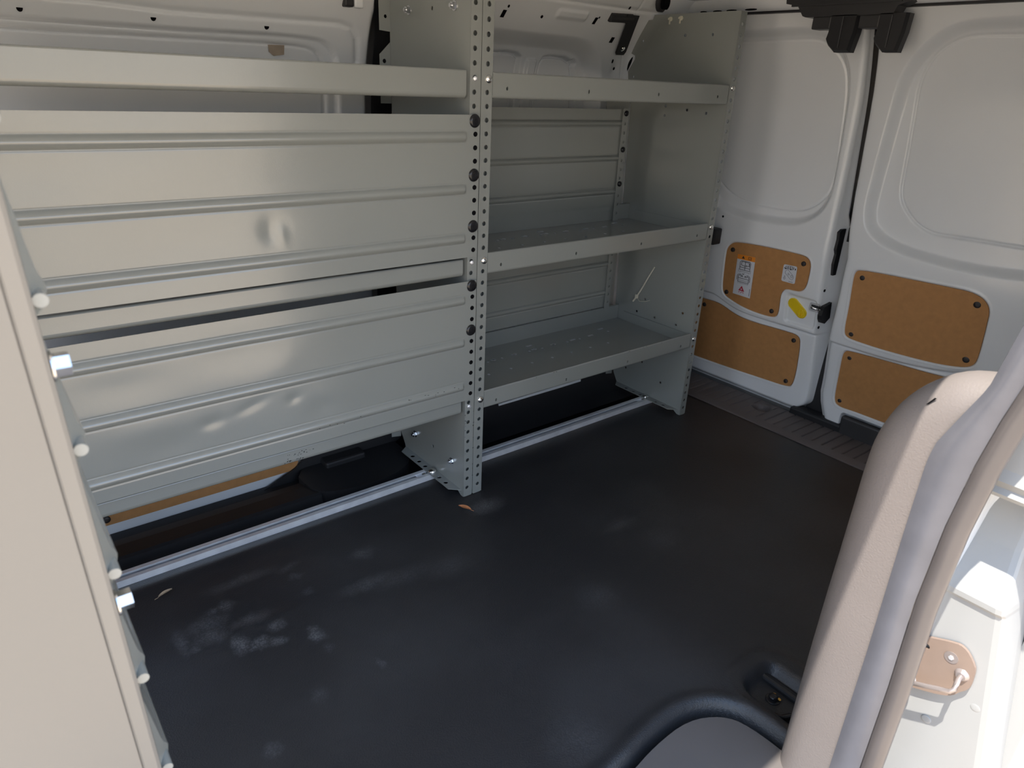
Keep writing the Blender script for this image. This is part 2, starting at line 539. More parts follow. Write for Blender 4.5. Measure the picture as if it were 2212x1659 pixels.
# ---- ceiling and header
ce = MB()
ce.box(-.5, 1.92, .34, 1.56, 1.245, 1.27)
ce.extrude([(0, .34, 1.245), (0, .30, 1.24), (0, .26, 1.23), (0, .24, 1.222), (0, .222, 1.235), (0, .225, 1.29), (0, .34, 1.30)], (-.5, 0, 0), (1.95, 0, 0), smooth=True)
struct(ce.build('ceiling', 'white'), 'white painted roof skin over the load space')
hd = MB()
hp = [(1.895, 0, 1.27), (1.893, 0, 1.235), (1.90, 0, 1.219), (1.92, 0, 1.212), (1.97, 0, 1.214), (1.99, 0, 1.25)]
hd.extrude(hp, (0, .22, 0), (0, 1.62, 0), smooth=True)
hdo = struct(hd.build('trim_3', 'white'), 'white painted roof header above the rear doors')
hs = MB(); hs.box(1.925, 1.955, .22, 1.60, 1.207, 1.213, bev=.002)
hs.build('rubber_strip', 'black', hdo)
for (yy, ln) in ((1.50, .012), (1.45, .016), (1.40, .018), (1.335, .02)):
    q = MB(); q.plate(circ(0, 0, ln, 12, .004), [], (1.905, yy, 1.2165), (0, 1, 0), (.9, 0, -.42), 0.0012)
    q.build('slot', 'hole', hdo)

# ---- wall_left rear quarter (body side behind the right shelf unit)
xs = np.linspace(0.925, 2.02, 420); zs = np.concatenate([np.linspace(-.10, .88, 60), np.linspace(.885, 1.262, 180)])
X, Zg = np.meshgrid(xs, zs, indexing='ij')
Yg = yl(Zg)
BAND = chaikin([(.90, 1.125), (1.216, 1.126), (1.50, 1.125), (1.575, 1.118), (1.63, 1.09), (1.665, 1.04), (1.69, .95), (1.70, .6), (1.70, .15), (.90, .15)], 2)
sb = sdf(BAND, X, Zg)
Yg = Yg + .046 * sstep(.004, -.034, sb)
P1 = [(.95, 1.072), (1.234, 1.075), (1.269, 1.073), (1.318, 1.077), (1.355, 1.075), (1.372, 1.066), (1.374, 1.021), (1.369, 0.949), (1.367, .5), (.95, .5)]
P2 = [(1.45, 1.05), (1.458, 1.068), (1.475, 1.073), (1.5, 1.074), (1.54, 1.073), (1.567, 1.064), (1.578, 1.068), (1.588, 1.059), (1.583, 1.05), (1.599, 1.022), (1.616, 0.932), (1.62, .5), (1.44, .5)]
for P in (P1, P2):
    s1 = sdf(P, X, Zg)
    Yg = Yg + .012 * sstep(.001, -.004, s1)
    Yg = Yg + .016 * np.exp(-((s1 + .001) / .0034) ** 2)
Yg = Yg - .012 * sstep(.004, .0, np.abs(X - 1.412) - .014) * sstep(1.066, 1.056, Zg)
EMB = rrect(1.402, 1.518, 1.163, 1.187, .008)
Yg = Yg - .007 * sstep(.003, -.008, sdf(EMB, X, Zg))
Yg = Yg + .004 * np.exp(-(ldist([(1.69, 1.23), (1.70, 1.19), (1.751, 1.023), (1.78, .6)], X, Zg) / .003) ** 2)
Yg = Yg + .006 * np.exp(-(np.hypot(X - 1.717, Zg - 1.051) / .014) ** 2)
Yg = Yg - .02 * sstep(1.70, 1.86, X) * sstep(1.3, 1.0, Zg)
Yg = Yg + .006 * np.exp(-((Zg - 1.205) / .004) ** 2)
wl = MB(); wl.grid(X, Yg, Zg)
wlo = struct(wl.build('wall_left', 'white'), 'white painted inner body side behind the right shelf unit')


def wall_y(x, z):
    i = int(np.argmin(abs(xs - x))); j = int(np.argmin(abs(zs - z)))
    return float(Yg[i, j]), j


def wall_frame(x, z):
    y, j = wall_y(x, z)
    dz = zs[min(j + 2, len(zs) - 1)] - zs[max(j - 2, 0)]
    dy = float(yl(zs[min(j + 2, len(zs) - 1)]) - yl(zs[max(j - 2, 0)]))
    V = Vector((0, dy, dz)).normalized()
    return Vector((x, y, z)), V


for (x, z, a, b, sk) in ((1.229, 1.161, .0055, .010, .12), (1.553, 1.169, .005, .010, .12), (1.657, 1.127, .006, .0085, .12), (1.697, 1.071, .003, .006, .2),
                         (1.717, 1.051, .0035, .0045, 0), (1.358, 1.164, .004, .0045, 0), (1.656, 1.209, .003, .005, 0), (1.236, 1.178, .003, .004, 0), (1.563, 1.178, .002, .003, 0), (1.625, .985, .003, .006, 0)):
    C, V = wall_frame(x, z)
    N = Vector((1, 0, 0)).cross(V)
    q = MB()
    sh = [(-a + sk * b, b), (-a - sk * b, -b), (a - sk * b, -b), (a + sk * b, b)] if a > .0045 else circ(0, 0, a, 10, b)
    q.plate(sh, [], C + N * .0006, (1, 0, 0), V, .0012)
    q.build('slot', 'hole', wlo)
# oval opening by the end panel
C, V = wall_frame(1.79, 1.066)
q = MB(); q.plate(circ(0, 0, .019, 16, .030), [], (1.782, 1.655, 1.064), (1, 0, 0), V, .002)
q.build('opening', 'hole', wlo)
# black wheel arch liner under the right shelves
wa = MB()
wa.extrude([(0, 1.47, -.004), (0, 1.52, .0), (0, 1.585, .012), (0, 1.605, .05), (0, 1.612, .16), (0, 1.63, .24), (0, 1.70, .25)], (.90, 0, 0), (1.95, 0, 0), smooth=True)
struct(wa.build('trim_4', 'liner'), 'black moulded liner over the left wheel arch under the shelves')

# ---- left sliding door (white, closed) behind the left shelf unit
xs2 = np.linspace(-0.46, 0.882, 300); zs2 = np.linspace(-.09, 1.262, 520)
X, Zg = np.meshgrid(xs2, zs2, indexing='ij')
Y2 = yl(Zg) + 0.0
LB = chaikin([(-.9, 1.052), (0.139, 1.052), (0.398, 1.054), (0.70, 1.057), (0.742, 1.048), (0.762, 1.023), (0.768, 0.938), (.768, .60), (.73, .57), (-.9, .57)], 2)
LA = chaikin([(-.9, 1.071), (0.143, 1.071), (0.459, 1.072), (0.735, 1.077), (0.778, 1.058), (0.795, 1.018), (.797, .93), (.797, .58), (.74, .545), (-.9, .545)], 2)
sA, sB = sdf(LA, X, Zg), sdf(LB, X, Zg)
Y2 += .016 * sstep(.002, -.006, sA) + .004 * np.exp(-((sA + .003) / .003) ** 2) + .006 * sstep(.001, -.002, sB) + .006 * np.exp(-(sB / .003) ** 2)
LC = [(-.9, 1.108), (0.294, 1.107), (0.431, 1.102), (0.70, 1.105), (0.79, 1.106), (0.818, 1.099), (0.834, 1.080), (.84, 1.03)]
Y2 += .007 * np.exp(-(ldist(LC, X, Zg) / .005) ** 2) 
Y2 += .03 * sstep(.862, .885, X)
Y2 += .012 * sstep(-.006, -.014, Zg) * 0
ds = MB(); ds.grid(X, Y2, Zg)
dso = struct(ds.build('door_3', 'white'), 'white driver-side sliding door seen behind the left shelf unit')
for (x, z) in ((0.174, 1.083), (0.395, 1.085), (0.621, 1.086)):
    y = float(yl(z))
    q = MB(); q.cyl((x, y + .004, z), (0, -1, .25), .0052, .0052, 12)
    q.build('hole', 'hole', dso)
bd = MB(); bd.plate(rrect(-.40, .60, -.005, .40, .03), [], (0, 1.652, 0), (1, 0, 0), (0, .012, 1), .006)
bdo = bd.build('hardboard_panel', 'board', dso)
q = MB(); q.cyl((.128, 1.650, .012), (0, -1, .1), .009, .006, 14, dome=.003); q.build('clip', 'clip', bdo)
q = MB(); q.box(.785, .808, 1.605, 1.628, 1.138, 1.19, bev=.004); q.box(.809, .832, 1.606, 1.628, 1.138, 1.19, mi=1, bev=.004)
q.build('lock_block', ['black', 'white'], dso)
# tan tape on the door
tp = MB()
tpp = [(0.632, 1.053), (0.669, 1.054), (0.669, 1.035), (0.645, 1.031), (0.634, 1.039)]
tp.plate(tpp, [], (0, float(yl(1.04)) + .0195, 1.04 - 1.04), (1, 0, 0), (0, -.28, 1), .001)
for i, p in enumerate(tp.v):
    tp.v[i] = (p[0], p[1] + .28 * 1.04, p[2])
tag(tp.build('tape_piece', 'tape'), 'small scrap of tan tape stuck to the white sliding door above top shelf', 'tape')
# black door seal between sliding door and quarter panel, and dark step moulding under it
se = MB()
zz = np.linspace(-.05, 1.26, 60)
for a, b in (((.880, .0), (.935, .0)),):
    left = [(.880 - .04 * sstep(1.06, 1.24, np.array(z)), yl(z) - .004, z) for z in zz]
    right = [(.938 - .055 * sstep(1.08, 1.24, np.array(z)), yl(z) - .006, z) for z in zz]
    back = [(r[0], r[1] + .04, r[2]) for r in right]
    v = left + right + back
    n = len(zz)
    f = [(i, i + 1, n + i + 1, n + i) for i in range(n - 1)] + [(n + i, n + i + 1, 2 * n + i + 1, 2 * n + i) for i in range(n - 1)]
    se.add(v, f, 0, True)
struct(se.build('trim_5', 'black'), 'black rubber seal at the rear edge of the driver-side sliding door')
stp = MB()
stp.extrude([(0, 1.418, -.052), (0, 1.492, -.05), (0, 1.500, -.012), (0, 1.508, -.008), (0, 1.56, -.012), (0, 1.60, -.022), (0, 1.615, -.036), (0, 1.655, -.036)], (-.45, 0, 0), (.60, 0, 0), smooth=False)
AR = chaikin([(.58, 1.508), (.66, 1.470), (.78, 1.468), (.85, 1.49), (.885, 1.53), (.895, 1.60), (.89, 1.66), (.58, 1.66)], 2)
stp.plate(AR, [], (0, 0, -.05), (1, 0, 0), (0, 1, 0), .046)
stp.box(-.45, .93, 1.416, 1.70, -.054, -.05)
stp.plate(chaikin([(.44, -.06), (.49, -.038), (.535, -.020), (.565, -.008), (.595, .006), (.64, .05), (.70, .22), (.93, .22), (.93, -.06)], 1), [], (0, 1.646, 0), (1, 0, 0), (0, 0, 1), .006)
stp.box(.66, .78, 1.60, 1.66, -.01, .012, bev=.006)
struct(stp.build('trim_6', 'liner'), 'black plastic step moulding inside the driver-side door')

# ---- right body side
xs3 = np.linspace(.93, 2.02, 60); zs3 = np.linspace(-.1, 1.26, 70)
X, Zg = np.meshgrid(xs3, zs3, indexing='ij')
Yr = .235 - .03 * np.sin(np.clip((Zg) / 1.2, 0, 1) * PI) + .06 * sstep(1.05, 1.25, Zg)
Yr += .06 * sstep(.02, -.02, sdf(rrect(1.05, 1.75, -.3, .32, .14), X, Zg))
Yr -= .02 * sstep(.01, -.02, sdf(rrect(1.02, 1.82, .45, 1.02, .08), X, Zg))
wr = MB(); wr.grid(X, Yr, Zg)
struct(wr.build('wall_right', 'white'), 'white painted inner body side on the passenger side')

# ================================================================== REAR DOORS
L_WIN = chaikin([(1.62, 1.14), (1.385, 1.140), (1.282, 1.143), (1.181, 1.146), (1.145, 1.138), (1.11, 1.115), (1.085, 1.084), (1.074, 1.051), (1.068, 0.987), (1.062, 0.898), (1.057, 0.805), (1.059, 0.748), (1.083, 0.71), (1.115, 0.685), (1.152, 0.672), (1.216, 0.668), (1.315, 0.67), (1.368, 0.676), (1.428, 0.703), (1.47, .74), (1.62, .80)], 2)
L_WINO = chaikin([(1.62, 1.165), (1.378, 1.165), (1.254, 1.169), (1.176, 1.169), (1.101, 1.15), (1.076, 1.113), (1.057, 1.072), (1.052, 1.03), (1.047, 0.921), (1.044, 0.816), (1.043, 0.735), (1.06, 0.685), (1.10, .648), (1.16, .628), (1.32, .622), (1.42, .64), (1.47, .68), (1.62, .72)], 2)
L_BU = chaikin([(1.327, 0.543), (1.276, 0.547), (1.202, 0.549), (1.131, 0.549), (1.080, 0.548), (1.062, 0.532), (1.061, 0.5), (1.065, 0.455), (1.078, 0.435), (1.102, 0.432), (1.132, 0.432), (1.146, 0.415), (1.148, 0.387), (1.147, 0.355), (1.152, 0.330), (1.172, 0.323), (1.21, 0.322), (1.249, 0.324), (1.29, 0.33), (1.326, 0.34), (1.356, 0.351), (1.368, 0.37), (1.368, 0.433), (1.366, 0.492), (1.362, 0.520), (1.345, 0.538)], 2)
L_BL = chaikin([(1.56, .31), (1.444, 0.31), (1.4, 0.311), (1.371, 0.305), (1.328, 0.289), (1.287, 0.281), (1.233, 0.279), (1.169, 0.281), (1.107, 0.283), (1.078, 0.281), (1.068, 0.265), (1.070, 0.183), (1.075, 0.10), (1.092, 0.087), (1.2, 0.083), (1.298, 0.078), (1.477, 0.073), (1.56, .075)], 2)
L_GR = chaikin([(1.70, .343), (1.445, 0.343), (1.41, 0.345), (1.381, 0.335), (1.344, 0.32), (1.302, 0.309), (1.248, 0.305), (1.171, 0.305), (1.097, 0.306), (1.05, 0.307), (0.98, 0.304), (.98, -.4), (1.70, -.4)], 2)
L_BOX = rrect(1.022, 1.123, .322, .418, .012)
R_WIN = chaikin([(.30, 1.146), (0.56, 1.147), (0.656, 1.147), (0.729, 1.148), (0.78, 1.146), (0.816, 1.132), (0.844, 1.111), (0.864, 1.082), (0.875, 1.047), (0.878, 1.011), (0.873, 0.934), (0.868, 0.857), (0.865, 0.792), (0.86, 0.761), (0.845, 0.732), (0.809, 0.697), (0.768, 0.677), (0.733, 0.674), (0.651, 0.677), (0.533, 0.677), (.44, .69), (.30, .72)], 2)
R_WINO = chaikin([(.30, 1.176), (0.55, 1.178), (0.662, 1.177), (0.769, 1.175), (0.823, 1.159), (0.877, 1.116), (0.910, 1.066), (0.922, 1.01), (0.928, 0.908), (0.934, 0.795), (0.934, 0.70), (0.91, 0.65), (.84, .618), (.74, .605), (.62, .60), (.5, .61), (.30, .65)], 2)
R_BU = chaikin([(0.907, 0.545), (0.788, 0.549), (0.657, 0.552), (0.616, 0.552), (0.583, 0.542), (0.563, 0.518), (0.561, 0.477), (0.559, 0.396), (0.562, 0.364), (0.578, 0.350), (0.618, 0.34), (0.674, 0.333), (0.792, 0.328), (0.884, 0.330), (0.914, 0.334), (0.921, 0.355), (0.919, 0.425), (0.921, 0.493), (0.921, 0.535)], 2)
R_BL = chaikin([(0.920, 0.280), (0.899, 0.286), (0.786, 0.291), (0.65, 0.294), (.56, .306), (.55, .29), (.55, .11), (.57, .092), (0.781, 0.091), (0.857, 0.091), (0.905, 0.088), (0.923, 0.100), (0.926, 0.144), (0.923, 0.224)], 2)
R_GR = chaikin([(.10, .36), (.42, .358), (0.497, 0.356), (0.547, 0.345), (0.606, 0.324), (0.692, 0.308), (0.787, 0.302), (0.89, 0.3), (1.05, 0.305), (1.05, -.4), (.10, -.4)], 2)


def door_relief(Yg, Zg, win, wino, bu, bl, gr):
    r = np.zeros_like(Yg)
    sw = sdf(wino, Yg, Zg)
    r += .030 * sstep(.006, -.020, sw)
    si = sdf(win, Yg, Zg)
    r += .005 * np.exp(-(si / .0028) ** 2) + .002 * sstep(.001, -.003, si)
    for p in (bu, bl):
        sp_ = sdf(p, Yg, Zg)
        r += .0065 * sstep(.004, -.001, sp_) - .0015 * np.exp(-((sp_ - .005) / .003) ** 2)
    sg = sdf(gr, Yg, Zg)
    r += .014 * sstep(.004, -.008, sg) + .004 * np.exp(-((sg + .003) / .005) ** 2)
    return r


def make_board(poly, parent, zm):
    dxdz = float((xd(zm + .05) - xd(zm - .05)) / .1)
    q = MB()
    # outline follows the bowed door skin, so place each vertex on it
    q.plate(poly, [], (0, 0, 0), (0, 1, 0), (0, 0, 1), .004)
    off = min(p[0] for p in q.v)
    for i, p in enumerate(q.v):
        q.v[i] = (float(xd(p[2])) + EXTRA(p[2]) + (p[0] - off) + .0010, p[1], p[2])
    return q


def EXTRA(z):
    return 0.014 if z < .312 else 0.0


# left rear door
ys = np.concatenate([np.linspace(1.60, 1.50, 14), np.linspace(1.495, 1.026, 200), np.linspace(1.025, 1.018, 6)])
zs4 = np.linspace(.006, 1.222, 500)
Yg, Zg = np.meshgrid(ys, zs4, indexing='ij')
edge = 1.0175 + .0
corner = .05 * sstep(.075, .006, Zg) ** 2
k = (Yg - 1.018) / (1.60 - 1.018)
Yd = 1.018 + corner + k * (1.60 - 1.018 - corner)
rel = door_relief(Yd, Zg, L_WIN, L_WINO, L_BU, L_BL, L_GR)
rel += .009 * sstep(.004, -.006, sdf(L_BOX, Yd, Zg))
rel += .006 * np.exp(-((Yd - 1.018 - corner) / .005)) + .02 * sstep(.03, .006, Zg)
Xd = xd(Zg) + rel
# edge face running back towards the outside
dep = np.interp(Zg[-1:], [0, .54, .68, .8, 1.0, 1.2], [.13, .13, .060, .048, .035, .032])
Xe = np.vstack([Xd, Xd[-1:] + .012, xd(Zg[-1:]) + dep, xd(Zg[-1:]) + dep + .003, xd(Zg[-1:]) + dep + .007])
Ye = np.vstack([Yd, Yd[-1:] - .004, Yd[-1:] - .006 - .22 * (dep - .055), Yd[-1:] - .010 - .22 * (dep - .055), Yd[-1:] - np.where(Zg[-1:] > .6, .004, .03 + .3 * (dep - .055))])
Ze = np.vstack([Zg, Zg[-1:], Zg[-1:], Zg[-1:], Zg[-1:]])
dl = MB(); dl.grid(Xe, Ye, Ze)
dlo = struct(dl.build('door_1', 'white'), 'white left rear door with stickers and a yellow release handle')
bu = make_board(L_BU, dlo, .43).build('hardboard_panel', 'board', dlo)
bl = make_board(L_BL, dlo, .18).build('hardboard_panel', 'board', dlo)


def clip_at(y, z, par, r=.0075):
    q = MB(); q.cyl((float(xd(z)) + EXTRA(z) + .003, y, z), (-1, 0, 0), r, .005, 14, dome=.0025)
    return q.build('clip', 'clip', par)


for (y, z) in ((1.34, .516), (1.083, .524), (1.35, .365), (1.171, .344)):
    clip_at(y, z, bu)
for (y, z) in ((1.09, .261), (1.10, .106), (1.45, .289)):
    clip_at(y, z, bl)


def on_door(y, z, lift):
    return Vector((float(xd(z)) + EXTRA(z) - lift, y, z))


def sheet(poly, lift, mi=0, q=None):
    q = q or MB()
    n0 = len(q.v)
    q.plate(poly, [], (0, 0, 0), (0, 1, 0), (0, 0, 1), .0004, mi)
    for i in range(n0, len(q.v)):
        p = q.v[i]
        q.v[i] = (float(xd(p[2])) - lift + p[0], p[1], p[2])
    return q


def stroke(q, pts, wd, lift, mi, P):
    """a printed line (thin ribbon) through label-local points mapped by P"""
    W = [P(*p) for p in pts]
    for a, b in zip(W[:-1], W[1:]):
        d = Vector((b[0] - a[0], b[1] - a[1]))
        if d.length < 1e-6:
            continue
        d.normalize()
        n = Vector((-d[1], d[0])) * wd / 2
        e = d * wd * .3
        sheet([(a[0] + n[0] - e[0], a[1] + n[1] - e[1]), (a[0] - n[0] - e[0], a[1] - n[1] - e[1]), (b[0] - n[0] + e[0], b[1] - n[1] + e[1]), (b[0] + n[0] + e[0], b[1] + n[1] + e[1])], lift, mi, q)


# sticker 1: tall warning label. local (s right 0..1, t up 0..1); +s goes towards -y
c00, c10, c01, c11 = (1.324, .3675), (1.2555, .3655), (1.318, .5065), (1.2505, .508)


def P1f(s, t):
    return tuple(c00[i] * (1 - s) * (1 - t) + c10[i] * s * (1 - t) + c01[i] * (1 - s) * t + c11[i] * s * t for i in (0, 1))


q = sheet([P1f(0, 0), P1f(1, 0), P1f(1, 1), P1f(0, 1)], .0012)
st1 = q.build('warning_sticker', 'sticker', bu)
st1['label'] = 'tall white warning label with an orange header'
pr = MB()
sheet([P1f(0, .885), P1f(1, .885), P1f(1, 1), P1f(0, 1)], .0017, 1, pr)
sheet([P1f(.25, .915), P1f(.42, .915), P1f(.335, .98)], .0022, 0, pr)
for s0, s1, t0, t1 in ((.62, .64, .915, .97), (.78, .80, .915, .97), (.62, .80, .965, .975), (.70, .715, .92, .95), (.62, .80, .912, .92)):
    sheet([P1f(s0, t0), P1f(s1, t0), P1f(s1, t1), P1f(s0, t1)], .0022, 0, pr)
W = .0016
# van rear seen closed
for L in ([(.22, .64), (.20, .82), (.27, .86), (.74, .86), (.80, .82), (.78, .64), (.22, .64)], [(.5, .64), (.5, .86)], [(.27, .76), (.30, .84), (.70, .84), (.73, .76), (.6, .745), (.4, .745), (.27, .76)], [(.22, .70), (.78, .70)],
          [(.55, .76), (.60, .76)], [(.74, .74), (.74, .82)]):
    stroke(pr, L, W, .0022, 0, P1f)
for L in ([(.17, .58), (.17, .66)], [(.83, .58), (.83, .66)], [(.25, .60), (.75, .60)], [(.25, .60), (.25, .57)], [(.75, .60), (.75, .57)]):
    stroke(pr, L, .0010, .0022, 2, P1f)
# seats / rear seen open with people
for L in ([(.20, .34), (.20, .46), (.27, .53), (.40, .50), (.45, .47)], [(.80, .34), (.80, .46), (.73, .53), (.60, .50), (.55, .47)], [(.20, .34), (.80, .34)], [(.2, .43), (.8, .43)], [(.30, .50), (.36, .47), (.44, .50)], [(.56, .50), (.64, .47), (.72, .50)], [(.40, .55), (.46, .53), (.5, .56)], [(.14, .38), (.14, .48), (.2, .52)], [(.86, .38), (.86, .48), (.8, .52)]):
    stroke(pr, L, W, .0022, 0, P1f)
for L in ([(.2, .38), (.8, .38)], [(.22, .30), (.22, .34)], [(.78, .30), (.78, .34)], [(.26, .31), (.74, .31)]):
    stroke(pr, L, .0010, .0022, 2, P1f)
sheet([P1f(.30, .12), P1f(.64, .12), P1f(.47, .25)], .0022, 3, pr)
sheet([P1f(.44, .15), P1f(.50, .15), P1f(.50, .18), P1f(.44, .18)], .0027, 4, pr)
for L in ([(.33, .075), (.38, .10)], [(.60, .075), (.56, .10)], [(.45, .07), (.50, .10)]):
    stroke(pr, L, .002, .0022, 3, P1f)
stroke(pr, [(.93, .05), (.93, .22)], .0018, .0022, 2, P1f)
pr.build('print', ['ink', 'orange', 'inkgrey', 'red', 'sticker'], st1)

# sticker 2: small label about the inside release
d00, d10, d01, d11 = (1.150, .454), (1.1025, .4535), (1.148, .509), (1.1015, .5105)


def P2f(s, t):
    return tuple(d00[i] * (1 - s) * (1 - t) + d10[i] * s * (1 - t) + d01[i] * (1 - s) * t + d11[i] * s * t for i in (0, 1))


q = sheet([P2f(*p) for p in rrect(0, 1, 0, 1, .1, 3)], .0012)
st2 = q.build('release_sticker', 'sticker', bu)
st2['label'] = 'small square white label showing the inner door release'
pr = MB()
for L in ([(.08, .78), (.14, .84), (.22, .92), (.55, .95), (.72, .93), (.72, .78), (.08, .78)], [(.22, .85), (.70, .87)], [(.36, .93), (.36, .80)], [(.52, .94), (.52, .80)], [(.74, .80), (.82, .93)]):
    stroke(pr, L, .0012, .0022, 0, P2f)
for cx in (.20, .58):
    sheet([P2f(cx + .055 * math.cos(a), .775 + .045 * math.sin(a)) for a in np.linspace(0, 2 * PI, 9)[:-1]], .0022, 0, pr)
sheet([P2f(.86, .78), P2f(.93, .78), P2f(.93, .88), P2f(.86, .88)], .0022, 0, pr)
cap = []
for k in range(21):
    a = k / 20 * 2 * PI
    u, v2 = math.cos(a), math.sin(a)
    u = u * .16 + (.20 if u > 0 else -.20)
    v2 *= .15
    ca, sa = math.cos(-.62), math.sin(-.62)
    cap.append((.53 + u * ca - v2 * sa, .46 + (u * sa + v2 * ca) * .95))
stroke(pr, cap, .0009, .0022, 1, P2f)
stroke(pr, [(.40, .50), (.46, .56), (.46, .52), (.54, .49), (.54, .44), (.46, .46), (.46, .42), (.40, .50)], .0008, .0022, 1, P2f)
stroke(pr, [(.62, .42), (.72, .46), (.78, .34), (.68, .30), (.62, .42)], .0009, .0022, 1, P2f)
stroke(pr, [(.18, .34), (.18, .22), (.13, .22), (.21, .12), (.29, .22), (.24, .22), (.24, .34), (.18, .34)], .0009, .0022, 1, P2f)
stroke(pr, [(.55, .07), (.85, .07)], .0014, .0022, 1, P2f)
pr.build('print', ['ink', 'inkgrey'], st2)

# yellow release handle: slanted capsule with a finger pocket
yh = MB()
ca, sa = math.cos(math.radians(38)), math.sin(math.radians(38))


def caps(r, L, lift, n=14):
    out = []
    for i in range(n):
        a = 2 * PI * i / n
        u, v2 = math.cos(a) * r, math.sin(a) * r
        u += L if math.cos(a) >= 0 else -L
        y, z = 1.0865 - (u * ca + v2 * sa), .3765 + (-u * sa + v2 * ca)
        out.append(Vector((float(xd(z)) + .009 - lift, y, z)))
    return out


R0 = [caps(.0185, .019, -.003), caps(.0185, .019, .004), caps(.0165, .019, .006), caps(.0155, .019, .005)]
v = [p for r_ in R0 for p in r_]
n = 14
f = [(kk * n + i, kk * n + (i + 1) % n, (kk + 1) * n + (i + 1) % n, (kk + 1) * n + i) for kk in range(3) for i in range(n)]
f.append(tuple(3 * n + i for i in range(n)))
yh.add(v, f, 0, False)
yho = yh.build('release_handle', 'yellow', dlo)
yho['label'] = 'yellow slanted capsule shaped inner release handle'
q = MB()
pc = Vector((float(xd(.366)) + .009 - .005, 1.0725, .3655))
ring = [pc + Vector((0, -.0105 * math.cos(a) * (1), .0125 * math.sin(a))) for a in np.linspace(0, 2 * PI, 17)]
q.tube(ring, .0022, 6, caps=False)
q.box(pc.x - .004, pc.x + .002, pc.y - .002, pc.y + .002, pc.z - .010, pc.z + .010)
q.box(pc.x - .003, pc.x + .002, pc.y - .009, pc.y + .0, pc.z + .001, pc.z + .004)
q.build('finger_pull', 'yellow', yho)
# latch in the door edge
q = MB()
lx = float(xd(.40))
q.plate(rrect(1.012, 1.043, .384, .409, .004), [rrect(1.012, 1.037, .390, .4045, .002)], (lx + .004, 0, 0), (0, 1, 0), (0, 0, 1), -.006)
q.box(lx - .003, lx + .003, 1.010, 1.036, .391, .404, mi=1)
lo = q.build('latch', ['bare', 'black'], dlo)
q = MB(); q.tube([(lx - .006, 1.034, .397), (lx - .008, 1.02, .396), (lx + .004, 1.010, .392)], .0035, 8)
q.build('latch_pin', 'chrome', lo)
q = MB()
q.extrude([(lx + .008, 0, .362), (lx + .004, 0, .375), (lx + .006, 0, .392), (lx + .014, 0, .402), (lx + .05, 0, .412), (lx + .06, 0, .36), (lx + .035, 0, .345), (lx + .018, 0, .350)], (0, 1.0135, 0), (0, 1.000, 0), closed=True, caps=True)
q.build('latch_cover', 'black', dlo)
q = MB(); q.cyl((float(xd(.617)) + .004, 1.396, .617), (-1, 0, 0), .0036, .0055, 10); q.build('hole', 'hole', dlo)
# holes and black clip on the door's edge face
for (dx, z, r_) in ((.020, .452, .0045), (.032, .460, .0045), (.045, .49, .004), (.018, .33, .0045)):
    q = MB(); q.cyl((float(xd(z)) + dx, 1.0145, z), (0, -1, 0), r_, .0022, 10); q.build('hole', 'hole', dlo)
q = MB(); q.extrude([(float(xd(.6)) + .038, 0, .64), (float(xd(.6)) + .026, 0, .632), (float(xd(.6)) + .030, 0, .61), (float(xd(.6)) + .028, 0, .58), (float(xd(.6)) + .035, 0, .566), (float(xd(.6)) + .033, 0, .535), (float(xd(.6)) + .042, 0, .50), (float(xd(.6)) + .06, 0, .50), (float(xd(.6)) + .06, 0, .64)], (0, 1.015, 0), (0, 1.004, 0), closed=True, caps=True)
q.build('wedge', 'black', dlo)

# right rear door
RE = np.array([(.0, .935), (.036, .950), (.075, .964), (.112, .971), (.312, .968), (.453, .958), (.567, .955), (.65, .968), (.748, .976), (.86, .980), (.986, .984), (1.102, .983), (1.23, .982)])
zs5 = np.linspace(.006, 1.222, 500)
k = np.concatenate([np.linspace(0, .03, 10), np.linspace(.033, .72, 220), np.linspace(.73, 1, 30)])
K, Zg = np.meshgrid(k, zs5, indexing='ij')
eg = np.interp(Zg, RE[:, 0], RE[:, 1])
Yd = eg - K * (eg - .26)
rel = door_relief(Yd, Zg, R_WIN, R_WINO, R_BU, R_BL, R_GR)
rel += .010 * np.exp(-((eg - Yd) / .005)) + .02 * sstep(.03, .006, Zg)
notch = rrect(.70, .893, -.05, .072, .012)
rel += .03 * sstep(.003, -.006, sdf(notch, Yd, Zg))
Xd = xd(Zg) - .004 + rel
Xe = np.vstack([xd(Zg[:1]) + .06, xd(Zg[:1]) + .03, Xd[:1] + .008, Xd])
_w = sstep(.66, .56, Zg[:1])
Ye = np.vstack([Yd[:1] + .001 + .017 * _w, Yd[:1] + .001 + .011 * _w, Yd[:1] + .001 + .002 * _w, Yd])
Ze = np.vstack([Zg[:1], Zg[:1], Zg[:1], Zg])
dr_ = MB(); dr_.grid(Xe, Ye, Ze)
dro = struct(dr_.build('door_2', 'white'), 'white right rear door with two brown hardboard panels')
bu2 = make_board(R_BU, dro, .43)
for i, p in enumerate(bu2.v):
    bu2.v[i] = (p[0] - .004, p[1], p[2])
bu2 = bu2.build('hardboard_panel', 'board', dro)
bl2 = make_board(R_BL, dro, .18)
for i, p in enumerate(bl2.v):
    bl2.v[i] = (p[0] - .004, p[1], p[2])
bl2 = bl2.build('hardboard_panel', 'board', dro)
for (y, z, r_) in ((.897, .524, .008), (.594, .524, .0095), (.899, .347, .0078), (.585, .371, .0095)):
    clip_at(y, z, bu2, r_)
for (y, z) in ((.899, .264), (.907, .109), (.575, .28)):
    clip_at(y, z, bl2)
q = MB(); q.box(float(xd(.04)) - .004, float(xd(.04)) + .02, .715, .886, .002, .066, bev=.006)
q.build('lower_cover', 'vent', dro)
